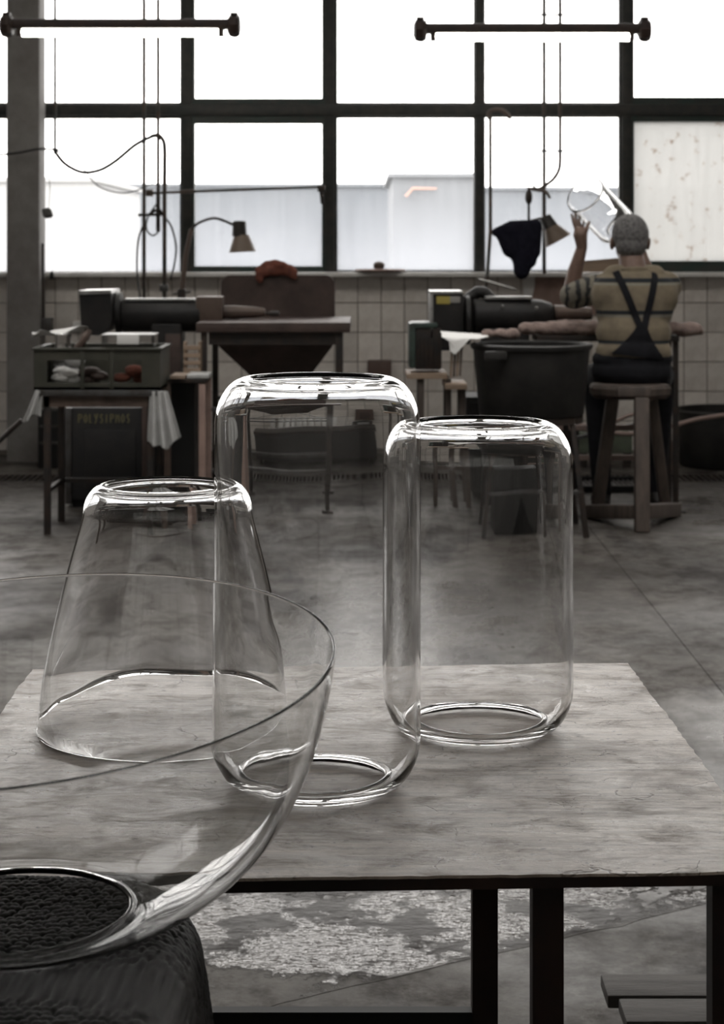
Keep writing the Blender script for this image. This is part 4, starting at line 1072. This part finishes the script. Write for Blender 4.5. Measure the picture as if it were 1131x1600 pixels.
t = empty('dark_infill', (P(470, 0, 10.5).x, 10.5, 0), 'added dark chest on the floor below the ribbed radiator', 'infill')  # added box standing in for the dark band under the bench
a = P(352, 0, 10.42); b_ = P(612, 680, 10.42)
MB().box((a.x, 10.42, .03), (b_.x, 10.72, b_.z), .008).build('body', M['machine'], t)
MB().box((a.x - .008, 10.41, b_.z), (b_.x + .008, 10.73, b_.z + .025), .006).build('lid', M['iron'], t)
for px in (362, 596): MB().box((P(px, 0, 10.45).x, 10.44, 0), (P(px, 0, 10.45).x + .03, 10.70, .03)).build('foot', M['iron'], t)
t = empty('added_dark_cabinet', (P(770, 0, 9.3).x, 9.3, 0), 'dark cabinet added to deepen the dark under the polishing machine', 'cabinet')  # added to darken the space behind the tub, where a dark box shows
a = P(728, 0, 9.12); b_ = P(905, 620, 9.12)
MB().box((a.x, 9.12, .04), (b_.x, 9.45, b_.z), .008).build('body', M['darkbox'], t)
m2_ = (a.x + b_.x) / 2
for x0, x1 in ((a.x + .02, m2_ - .008), (m2_ + .008, b_.x - .02)):
    d_ = MB().box((x0, 9.108, .08), (x1, 9.12, b_.z - .03), .004).build('door', M['machine'], t)
MB().box((a.x + .02, 9.14, 0), (b_.x - .02, 9.43, .04)).build('plinth', M['black'], t)

# ------------------------------------------------------------------ stool
t = empty('stool', (P(985, 0, 8.25).x, 8.25, 0), 'heavy wooden three-legged stool under the seated man', 'stool')
zs = P(0, 602, 8.15).z
sx0 = P(985, 0, 8.25)
oct_ = []
for k in range(8):
    th = PI / 8 + k * PI / 4; oct_.append((sx0.x + .196 * math.cos(th), 8.27 + .15 * math.sin(th)))
sp = MB(); n = 8
rings = []
for sc_, z in ((.9, zs - .068), (1.0, zs - .05), (1.02, zs - .02), (.97, zs - .004), (.86, zs)):
    rings.append([(sx0.x + (x - sx0.x) * sc_, 8.27 + (y - 8.27) * sc_, z) for x, y in oct_])
vs = [p for r in rings for p in r]; fs = [(i * n + k, i * n + (k + 1) % n, (i + 1) * n + (k + 1) % n, (i + 1) * n + k) for i in range(4) for k in range(n)]
fs += [list(range(n))[::-1], [4 * n + k for k in range(n)]]
sp.add(vs, fs).build('seat', M['stoolwood'], t, smooth=30)
la = (P(957, 622, 8.3), P(932, 797, 8.42)); lb = (P(1018, 622, 8.38), P(1040, 794, 8.5)); lc = (P(1002, 622, 8.12), P(1003, 832, 8.0))
la[1].z = .03; lb[1].z = .03; lc[1].z = 0
MB().bar(*la, .058, .06, .008, up=(0, 1, 0)).build('leg', M['stoolwood'], t)
MB().bar(*lb, .05, .055, .008, up=(0, 1, 0)).build('leg', M['stoolwood'], t)
MB().bar(*lc, .066, .06, .008, up=(0, 1, 0)).build('leg', M['stoolwood'], t)
MB().bar(la[1] + Vector((-.05, .02, .0)), Vector((lc[1].x - .02, lc[1].y + .06, .085)), .06, .065, .008).build('foot_beam', M['stoolwood'], t)
MB().bar(lb[1] + Vector((.05, .0, .0)), Vector((lc[1].x + .02, lc[1].y + .07, .085)), .06, .065, .008).build('foot_beam', M['stoolwood'], t)

# ------------------------------------------------------------------ the seated man
man = empty('person', (P(990, 0, 8.35).x, 8.35, zs + .001), 'grey-haired man in tan striped shirt and black dungarees, lifting a glass vessel', 'person')
mx = man.location.x
SHIRT_STRIPES = [(P(0, y, 8.3).z - man.location.z, w, c) for y, w, c in ((438, .010, (.012, .016, .02)), (444, .006, (.20, .19, .15)), (488, .009, (.012, .016, .02)), (493.5, .006, (.17, .16, .13)), (534, .008, (.012, .016, .02)))]
M['shirt'] = shirt_mat()
def sleeve_mat():
    m = mat('striped_sleeve', (.19, .175, .14), .9, bump=.15, bscale=60); nt, N, L = nodes(m); b = N['Principled BSDF']
    tc = N.new('ShaderNodeTexCoord'); w = N.new('ShaderNodeTexWave'); w.inputs['Scale'].default_value = 7.5; w.inputs['Distortion'].default_value = 2.5; w.inputs['Detail Scale'].default_value = 3
    L.new(tc.outputs['Object'], w.inputs['Vector'])
    r = N.new('ShaderNodeValToRGB'); e = r.color_ramp.elements
    e[0].position = .25; e[0].color = (.025, .026, .026, 1); e[1].position = .5; e[1].color = (.19, .172, .135, 1)
    L.new(w.outputs['Fac'], r.inputs[0]); L.new(r.outputs[0], b.inputs['Base Color'])
    return m
M['sleeve'] = sleeve_mat()
shL, shR = P(943, 446, 8.42), P(1041, 447, 8.42)
elL, wrL = P(891, 464, 8.60), P(909, 386, 8.55)
elR, wrR = P(1030, 476, 8.68), P(992, 372, 8.76)
B = MB()
hc = P(984, 373, 8.44)
B.ball(hc + Vector((0, 0, .012)), (.083, .098, .100)).ball(hc + Vector((0, .05, -.045)), (.062, .055, .07))       # skull, jaw
B.ball(hc + Vector((0, .10, -.02)), (.014, .022, .022)).ball(hc + Vector((0, .105, -.055)), (.026, .012, .01))     # nose, mouth
for sgn in (-1, 1):
    B.ball(hc + Vector((sgn * .030, .09, .012)), (.014, .012, .01))
    B.ball(hc + Vector((sgn * .086, .0, -.022)), (.012, .02, .034))
    B.ball(hc + Vector((sgn * .09, -.012, -.016)), (.008, .016, .024))
B.capsule(hc + Vector((0, -.01, -.05)), P(989, 428, 8.39), .058, .066)
B.ball(P(991, 480, 8.37), (.15, .095, .17)).ball(P(989, 545, 8.35), (.14, .10, .14)).capsule(shL, shR, .05, .05)
B.capsule(shL, elL, .052, .045).capsule(elL, (elL + wrL) / 2 + Vector((-.006, 0, 0)), .044, .038).capsule((elL + wrL) / 2 + Vector((-.006, 0, 0)), wrL, .038, .027)
B.capsule(shR, elR, .052, .045).capsule(elR, wrR, .043, .027)
def hand(B, w, palm, fingers, thumb):
    B.capsule(w, palm, .028, .034)
    for base, mid, tip, r in fingers:
        B.capsule(base, mid, r, r * .95, 8); B.capsule(mid, tip, r * .95, r * .8, 8)
    B.capsule(thumb[0], thumb[1], .013, .011, 8); B.capsule(thumb[1], thumb[2], .011, .009, 8)
pl = P(906.5, 367, 8.54)
B.ball(pl, (.036, .022, .042))
hand(B, wrL, pl, [
    (P(900, 360, 8.545), P(896, 347, 8.55), P(893, 335, 8.56), .0095),
    (P(903, 357, 8.56), P(899.5, 344, 8.575), P(898, 333, 8.60), .0095),
    (P(907, 357, 8.57), P(905, 346, 8.59), P(905, 337, 8.62), .009),
    (P(911, 359, 8.58), P(911, 351, 8.6), P(912, 344, 8.62), .008)],
    (P(913, 368, 8.54), P(916.5, 357, 8.535), P(920, 347.5, 8.55)))
pr_ = P(988, 362, 8.78)
B.ball(pr_, (.035, .022, .04))
hand(B, wrR, pr_, [
    (P(992, 356, 8.79), P(990, 347, 8.81), P(984, 342, 8.82), .0095),
    (P(989, 354, 8.80), P(985, 346, 8.82), P(979, 343, 8.83), .0095),
    (P(985, 354, 8.80), P(981, 348, 8.82), P(975, 346, 8.83), .009),
    (P(981, 356, 8.80), P(977, 351, 8.82), P(972, 350, 8.83), .008)],
    (P(983, 366, 8.77), P(977, 362, 8.78), P(972, 358, 8.80)))
B.solid('body', M['skin'], man, .0055, 3)
H = MB()
H.ball(hc + Vector((0, -.012, .022)), (.091, .10, .100)).ball(hc + Vector((0, -.045, -.03)), (.078, .062, .065)).ball(hc + Vector((0, .01, .05)), (.082, .095, .07))
H.solid('hair', M['hair'], man, .007, 2)
E_ = MB()
for sgn in (-1, 1): E_.ball(hc + Vector((sgn * .030, .098, .012)), (.011, .008, .008), nu=10, nv=6)
E_.build('eyes', M['white'], man)
T = MB()
T.ball(P(991, 480, 8.36), (.188, .122, .19)).ball(P(990, 520, 8.34), (.182, .125, .13)).ball(P(990, 550, 8.33), (.185, .128, .10))
T.ball(P(957, 462, 8.37), (.105, .10, .11)).ball(P(1026, 463, 8.37), (.105, .10, .11))
T.capsule(shL + Vector((.01, 0, -.01)), shR + Vector((-.005, 0, -.01)), .075, .075)
T.capsule(P(960, 432, 8.39), P(1022, 432, 8.39), .058, .058)
SL = MB().capsule(shL.lerp(elL, .18) + Vector((0, -.004, -.006)), elL + Vector((.012, -.02, .008)), .074, .068)
for k in range(5): SL.capsule(shL.lerp(elL, .2 + .16 * k) + Vector((0, -.06, .03 - .02 * (k % 2))), shL.lerp(elL, .26 + .16 * k) + Vector((0, -.055, -.05)), .016, .014)
SL.solid('sleeve', M['sleeve'], man, .008, 4)
T.capsule(shR, elR, .075, .062)
T.solid('shirt', M['shirt'], man, .009, 5)
CL = MB().lathe([(.066, -.02), (.078, -.022), (.080, .006), (.070, .014), (.062, .012)], P(988, 424, 8.39), (-.03, .15, 1), 28, closed=True)
CL.build('collar', M['shirt'], man)
# dungarees: trousers and back panel
O = MB()
O.ball(P(987, 580, 8.34), (.195, .15, .10)).ball(P(988, 560, 8.34), (.196, .138, .075))
kL, kR = P(930, 612, 8.78), P(1036, 612, 8.78)
kL.z = zs - .0; kR.z = zs - .0
aL, aR = Vector((P(942, 0, 8.62).x, 8.66, .09)), Vector((P(1024, 0, 8.7).x, 8.72, .09))
O.capsule(P(955, 588, 8.38), kL, .09, .066).capsule(P(1020, 588, 8.38), kR, .09, .066)
O.capsule(kL, aL, .066, .048).capsule(kR, aR, .066, .048)
O.solid('trousers', M['overall'], man, .011, 3)
def back_surface(px, py, off=.006):
    """point on the back of the shirt"""
    p = P(px, py, 8.3)
    best = 9.9
    for c, r in ((P(991, 480, 8.36), (.188, .122, .19)), (P(990, 520, 8.34), (.182, .125, .13)), (P(990, 550, 8.33), (.185, .128, .10)), (P(957, 462, 8.37), (.105, .10, .11)), (P(1026, 463, 8.37), (.105, .10, .11))):
        q = 1 - ((p.x - c.x) / r[0]) ** 2 - ((p.z - c.z) / r[2]) ** 2
        if q > 0: best = min(best, c.y - r[1] * math.sqrt(q))
    if best > 9: best = 8.33
    return Vector((p.x, best - off, p.z))
def strap(pts, w, cols=2):
    vs = []; fs = []; n = len(pts); m = cols + 1
    for i, (x, y) in enumerate(pts):
        a = pts[max(i - 1, 0)]; b_ = pts[min(i + 1, n - 1)]
        d = Vector((b_[0] - a[0], b_[1] - a[1])).normalized(); nrm = Vector((-d.y, d.x))
        ww = w[i] if isinstance(w, list) else w
        row = [back_surface(x + nrm.x * ww * (1 - 2 * k / cols), y + nrm.y * ww * (1 - 2 * k / cols)) for k in range(m)]
        vs += row + [p + Vector((0, .02, 0)) for p in row[::-1]]
    q = 2 * m
    for i in range(n - 1):
        for k in range(q): fs.append((i * q + k, i * q + (k + 1) % q, (i + 1) * q + (k + 1) % q, (i + 1) * q + k))
    for k in range(cols):
        for i in (0, n - 1): fs.append((i * q + k, i * q + k + 1, i * q + q - 2 - k, i * q + q - 1 - k))
    return MB().add(vs, fs)
def lerp2(a, b_, n): return [(a[0] + (b_[0] - a[0]) * k / n, a[1] + (b_[1] - a[1]) * k / n) for k in range(n + 1)]
strap(lerp2((963, 424), (1000, 520), 14), 5.2).build('strap', M['overall'], man)
strap(lerp2((1025, 426), (1000, 520), 14), 5.2).build('strap', M['overall'], man)
strap(lerp2((999, 508), (993, 556), 12), [8 + 34 * (k / 12) ** 1.3 for k in range(13)], 12).build('back_panel', M['overall'], man)
for a in (aL, aR):
    MB().ball((a.x, a.y + .05, .045), (.048, .13, .042)).ball((a.x, a.y, .07), (.045, .05, .05)).solid('shoe', M['shoe'], man, .008, 2)

# ------------------------------------------------------------------ blown glass
def wob(p, s=9.0, seed=0.0):
    return noise.noise(Vector((p[0] * s + seed, p[1] * s - seed, p[2] * s * .55 + 2 * seed)))
def round_prof(pts, n=6):
    return pts
def vessel_mesh(outer, t, center, seg=144, seed=1.0, amp=.0012, zfun=None, axis=(0, 0, 1)):
    """outer: list of (r, z) from the bottom hole edge round to the top hole edge; wall t thick"""
    n = len(outer); inner = []
    for i in range(n):
        a = Vector(outer[max(i - 1, 0)]); b_ = Vector(outer[min(i + 1, n - 1)])
        d = (b_ - a).normalized(); nr = Vector((-d.y, d.x))
        ti = t(i / (n - 1)) if callable(t) else t
        inner.append((outer[i][0] + nr.x * ti, outer[i][1] + nr.y * ti))
    def lip(o, q, d):       # round the cut edge
        o = Vector(o); q = Vector(q); m = (o + q) / 2; r = (o - q).length / 2; d = Vector(d).normalized(); e = (o - q).normalized()
        return [tuple(m + r * (math.cos(a) * e + math.sin(a) * d)) for a in (PI * .25, PI * .5, PI * .75)]
    dtop = Vector(outer[-1]) - Vector(outer[-2]); dbot = Vector(outer[0]) - Vector(outer[1])
    prof = list(outer) + lip(outer[-1], inner[-1], dtop) + inner[::-1] + lip(inner[0], outer[0], dbot)
    no = n + 1
    def fn(r, z, th, i):
        p = (r * math.cos(th), r * math.sin(th), z)
        k = amp if i < no else amp * 1.35
        sd = seed if i < no else seed + 3.7
        dr = k * (wob(p, 8, sd) + .22 * wob(p, 30, sd) + .9 * wob((p[0], p[1], 0), 13, sd))
        zz = z + (zfun(r, z, th) if zfun else 0) 
        return r + dr, zz
    return MB().lathe(prof, center, axis, seg, fn=fn, closed=True)

def arc(cx_, cz_, rx, rz, a0, a1, n):
    return [(cx_ + rx * math.cos(math.radians(a0 + (a1 - a0) * k / n)), cz_ + rz * math.sin(math.radians(a0 + (a1 - a0) * k / n))) for k in range(n + 1)]
def cyl_profile(R, H, hole, cr, ch):
    pr = [(hole, .0062), (hole + .0008, .003), (hole + .0028, .0010)]
    pr += arc(R - cr, ch, cr, ch, -84, 0, 14)
    pr += [(R, ch + (H - 2 * ch) * k / 40) for k in range(1, 40)]
    pr += arc(R - cr, H - ch, cr, ch, 0, 84, 14)
    pr += [(hole + .0028, H - .0010), (hole + .0008, H - .003), (hole, H - .0062)]
    return pr
def cyl_wall(u):
    e = min(u, 1 - u) * 74            # steps from the cut edge: the glass gathers thick round both openings
    return .0032 + (.0052 if u < .5 else .0028) * max(0, 1 - e / 14) ** 1.2
TZ = .75
def table_vessel(name, label, x_px, y_px, R, H, hole, seed):
    c = P(x_px, y_px, F * (CAMZ - TZ) / (y_px - HY)); c.z = TZ + .0012
    o = vessel_mesh(cyl_profile(R, H, hole, .034, .050), cyl_wall, c, seed=seed, amp=.00022).build(name, M['glass'], smooth=180)
    return tag(o, label, 'glass vessel')
table_vessel('glass_cylinder', 'tallest clear glass cylinder with rounded shoulders, standing mid table', 496, 1226, .1053, .4155, .0693, 1.3)
table_vessel('glass_cylinder', 'shorter clear glass cylinder with rounded shoulders, standing alone towards the table back', 748.5, 1138, .1068, .3495, .0715, 4.1)

# cone
Yc = 2.017; cc = P(258, 0, Yc); cc.z = TZ + .001
Hc = .277
co = [(.146, 0.0), (.1445, .012)]
for k in range(1, 36):
    u = k / 36; z = .012 + u * (Hc - .035 - .012)
    co.append((.1445 + (.0935 - .1445) * (u ** 1.12) + .0035 * math.sin(u * PI), z))
co += arc(.0935 - .024, Hc - .033, .024, .033, 0, 86, 12) + [(.0715, Hc - .0008), (.0695, Hc - .003)]
def cone_z(r, z, th):
    b_ = max(0, 1 - z / .12)
    raise_ = .010 + .014 * math.sin(th) + .007 * math.cos(th - .3) + .0022 * math.sin(3 * th + 1) + .0012 * math.sin(7 * th)
    return max(0, raise_) * b_
cmb = vessel_mesh(co, lambda u: .0017 + .0012 * min(1, u * 3) + .0036 * max(0, (u - .74) / .26), cc, seed=7.7, amp=.00035, zfun=cone_z)
tag(cmb.build('glass_cone', M['glass'], smooth=180), 'clear glass cone with a rough-cut wide base, standing on the table behind the bowl', 'glass vessel')

# bowl
bc = Vector((-.272, 1.385, .7712))
bz = [(.089, .004), (.092, .0015), (.098, .001), (.112, .004), (.130, .012), (.150, .0225), (.168, .035), (.186, .051), (.201, .068), (.2135, .087), (.2235, .107), (.2315, .128), (.2375, .148), (.242, .167), (.2455, .184), (.2475, .199), (.2485, .207)]
bo = []
for i in range(len(bz) - 1):
    p0 = bz[max(i - 1, 0)]; p1 = bz[i]; p2 = bz[i + 1]; p3 = bz[min(i + 2, len(bz) - 1)]
    for k in range(4):
        t_ = k / 4
        bo.append(tuple(.5 * ((2 * p1[d]) + (p2[d] - p0[d]) * t_ + (2 * p0[d] - 5 * p1[d] + 4 * p2[d] - p3[d]) * t_ * t_ + (3 * p1[d] - p0[d] - 3 * p2[d] + p3[d]) * t_ ** 3) for d in (0, 1)))
bo.append(bz[-1])
bo = [(r * (1 + .012 * min(1, z / .15)), z * .962) for r, z in bo]
def bowl_z(r, z, th):
    k = max(0, min(1, z / .199))
    return k * (.044 * r * math.cos(th) + .095 * r * math.sin(th))
bmb = vessel_mesh(bo, lambda u: .0027 + .0022 * max(0, 1 - u * 3), bc, seg=200, seed=11.2, amp=.00022, zfun=bowl_z)
tag(bmb.build('glass_bowl', M['glass_bowl'], smooth=180), 'large clear glass bowl open upwards, resting on the pebbled black stand', 'glass bowl')

# vessel held up by the man
va = P(913, 303, 8.57); vb = P(966, 357, 8.75)
ax = (vb - va).normalized(); L_ = (vb - va).length
vp = [(.0, 0)]
vp = [(.101, 0), (.103, .012)] + [(.103, .012 + (L_ - .05) * k / 10) for k in range(1, 10)] + arc(.103 - .034, L_ - .036, .034, .04, 0, 86, 8) + [(.056, L_ + .003), (.052, L_)]
hv = vessel_mesh(vp, .004, va, seg=72, seed=3.3, amp=.0002, axis=tuple(ax))
tag(hv.build('held_glass_vessel', M['glass'], smooth=180), 'clear glass vessel tilted in the raised hands of the seated man', 'glass vessel')

# ------------------------------------------------------------------ near table
t = empty('work_table', (.02, 1.92, 0), 'scuffed low wooden table with dark iron legs carrying the glass vessels', 'table')
def tp(x, y):
    p = P(x, y, F * (CAMZ - TZ) / (y - HY)); return (p.x, p.y)
corners = [tp(52, 1046), tp(981, 1036), tp(1223, 1361), tp(-190, 1381)]
poly = []
rr = random.Random(2)
for i in range(4):
    a = corners[i]; b_ = corners[(i + 1) % 4]
    nseg = 60
    for k in range(nseg):
        u = k / nseg
        x = a[0] + (b_[0] - a[0]) * u; y = a[1] + (b_[1] - a[1]) * u
        dx, dy = b_[0] - a[0], b_[1] - a[1]; l_ = math.hypot(dx, dy)
        j = rr.uniform(-.0012, .0012) + (.0022 * noise.noise(Vector((x * 9, y * 9, 3))))
        if k == 0: j = 0
        poly.append((x - dy / l_ * j, y + dx / l_ * j, TZ - .0026))
top = MB().prism(poly, (0, 0, .0026)).build('tabletop', M['table'], t, smooth=0)
def lerp(a, b_, u): return Vector((a[0] + (b_[0] - a[0]) * u, a[1] + (b_[1] - a[1]) * u, 0))
fy = corners[3][1], corners[2][1]
fr = MB()
def rail(a, b_, z0, z1, w): 
    a = Vector(a); b_ = Vector(b_); fr.bar(a + Vector((0, 0, (z0 + z1) / 2)), b_ + Vector((0, 0, (z0 + z1) / 2)), w, z1 - z0)
ins = .012
A = Vector((corners[0][0] + .03, corners[0][1] - .03, 0)); Bq = Vector((corners[1][0] - .03, corners[1][1] - .03, 0)); Cq = Vector((corners[2][0] - .02, corners[2][1] + .0062, 0)); D = Vector((corners[3][0] + .02, corners[3][1] + .0062, 0))
rail(D, Cq, TZ - .0125, TZ - .0027, .012); rail(A, Bq, TZ - .03, TZ - .0027, .012); rail(A, D, TZ - .03, TZ - .0027, .012); rail(Bq, Cq, TZ - .03, TZ - .0027, .012)
fr.build('frame', M['rust_iron'], t, smooth=0)
def tleg(x0, x1, Y, ztop=TZ - .0126):
    a = P(x0, 0, Y).x; b_ = P(x1, 0, Y).x
    return MB().box((a, Y, .0), (b_, Y + .03, ztop), .001).build('leg', M['rust_iron'], t, smooth=0)
tleg(832, 881, 1.62); tleg(738, 778, 1.86); tleg(1113, 1160, 1.62); tleg(-150, -100, 1.62)
MB().box((P(300, 0, 1.87).x, 1.865, P(0, 1610, 1.865).z), (P(738, 0, 1.865).x, 1.88, P(0, 1582, 1.865).z)).build('lower_rail', M['black'], t, smooth=0)

# ------------------------------------------------------------------ pebbled stand under the bowl
def stand():
    cxs, cys = -.40, 1.265
    hx, hy = .262, .235
    ztop = .7695
    nu, nv = 1300, 250
    th = np.linspace(0, 2 * np.pi, nu, endpoint=False)
    e = 5.0
    ux = np.sign(np.cos(th)) * np.abs(np.cos(th)) ** (2 / e); uy = np.sign(np.sin(th)) * np.abs(np.sin(th)) ** (2 / e)
    # radial profile: scale of the outline and height
    prof = [(k / 150 * .90, 0.0) for k in range(1, 151)]
    for k in range(1, 41):
        a = k / 40 * math.pi / 2; prof.append((.90 + .16 * math.sin(a), -.045 * (1 - math.cos(a))))
    for k in range(1, 61):
        u = (k / 60) ** 1.5; prof.append((1.06 + .16 * u ** .8, -.045 - .40 * u))
    V = []
    for sc_, dz in prof:
        V.append(np.stack([cxs + hx * sc_ * ux, cys + hy * np.where(uy > 0, min(sc_, 1.06), sc_) * uy, np.full(nu, ztop + dz)], 1))
    V = np.concatenate(V)
    # knobbly surface: jittered cells 5.5 mm across, domed
    c = .0068
    sl = np.where(V[:, 2] < ztop - .02, 1.0, 0.0)
    a_ = V[:, 0] / c; b_ = (V[:, 1] - (V[:, 2] - ztop) * 1.0) / c * .9
    rs = np.random.RandomState(4); G = rs.rand(512, 512, 2)
    best = np.full(len(V), 9.0)
    i0 = np.floor(a_).astype(int); j0 = np.floor(b_).astype(int)
    for di in (-1, 0, 1):
        for dj in (-1, 0, 1):
            ii = i0 + di; jj = j0 + dj
            gx = ii + .5 + (G[ii % 512, jj % 512, 0] - .5) * .55 + .5 * (jj % 2); gy = jj + .5 + (G[ii % 512, jj % 512, 1] - .5) * .4
            best = np.minimum(best, (a_ - gx) ** 2 + (b_ - gy) ** 2)
    h = np.sqrt(np.clip(1 - best / .42, 0, 1))
    nrm = np.stack([np.tile(ux, len(prof)), np.tile(uy, len(prof)), np.zeros(len(V))], 1)
    k = np.clip((ztop - V[:, 2]) / .045, 0, 1)[:, None]
    V = V + (np.array([0, 0, 1.0]) * (1 - k) + nrm * k) * (h * .0034 - .003)[:, None]
    n = len(prof)
    F_ = []
    idx = np.arange(n * nu).reshape(n, nu)
    q = np.stack([idx[:-1], np.roll(idx[:-1], -1, 1), np.roll(idx[1:], -1, 1), idx[1:]], -1).reshape(-1, 4)
    keep = V[q[:, 0], 1] > .95
    F_ = q.tolist()
    me = bpy.data.meshes.new('cover')
    base = Vector((cxs, cys, .0))
    me.from_pydata((V - np.array(base)).tolist() , [], F_ + [idx[0].tolist()[::-1]])
    for p in me.polygons: p.use_smooth = True
    me.materials.append(M['pebble'])
    t = empty('bowl_stand', base, 'dark rounded stand with a pebbled cover in front of the table, carrying the bowl', 'stand')
    o = bpy.data.objects.new('pebbled_cover', me); COL.objects.link(o); o.parent = t
    bm = bmesh.new(); bm.from_mesh(me); bmesh.ops.recalc_face_normals(bm, faces=bm.faces); bm.to_mesh(me); bm.free()
    MB().box((cxs - .2, cys - .18, 0), (cxs + .2, cys + .18, .6), .01).build('base_block', M['black'], t)
stand()

# ------------------------------------------------------------------ wooden pallet on the floor
t = empty('pallet', (.75, 2.6, 0), 'weathered wooden slatted pallet on the floor beside the near table legs', 'pallet')
for k in range(4):
    y1 = 2.895 - k * .094
    MB().box((.392 + .006 * (k % 2) + .01 * k, y1 - .084, .082), (1.35, y1, .104), .004).build('slat', M['pallet'], t)
for x in (.43, 1.2):
    MB().box((x, 2.52, 0), (x + .06, 2.89, .0815), .004).build('stringer', M['pallet'], t)
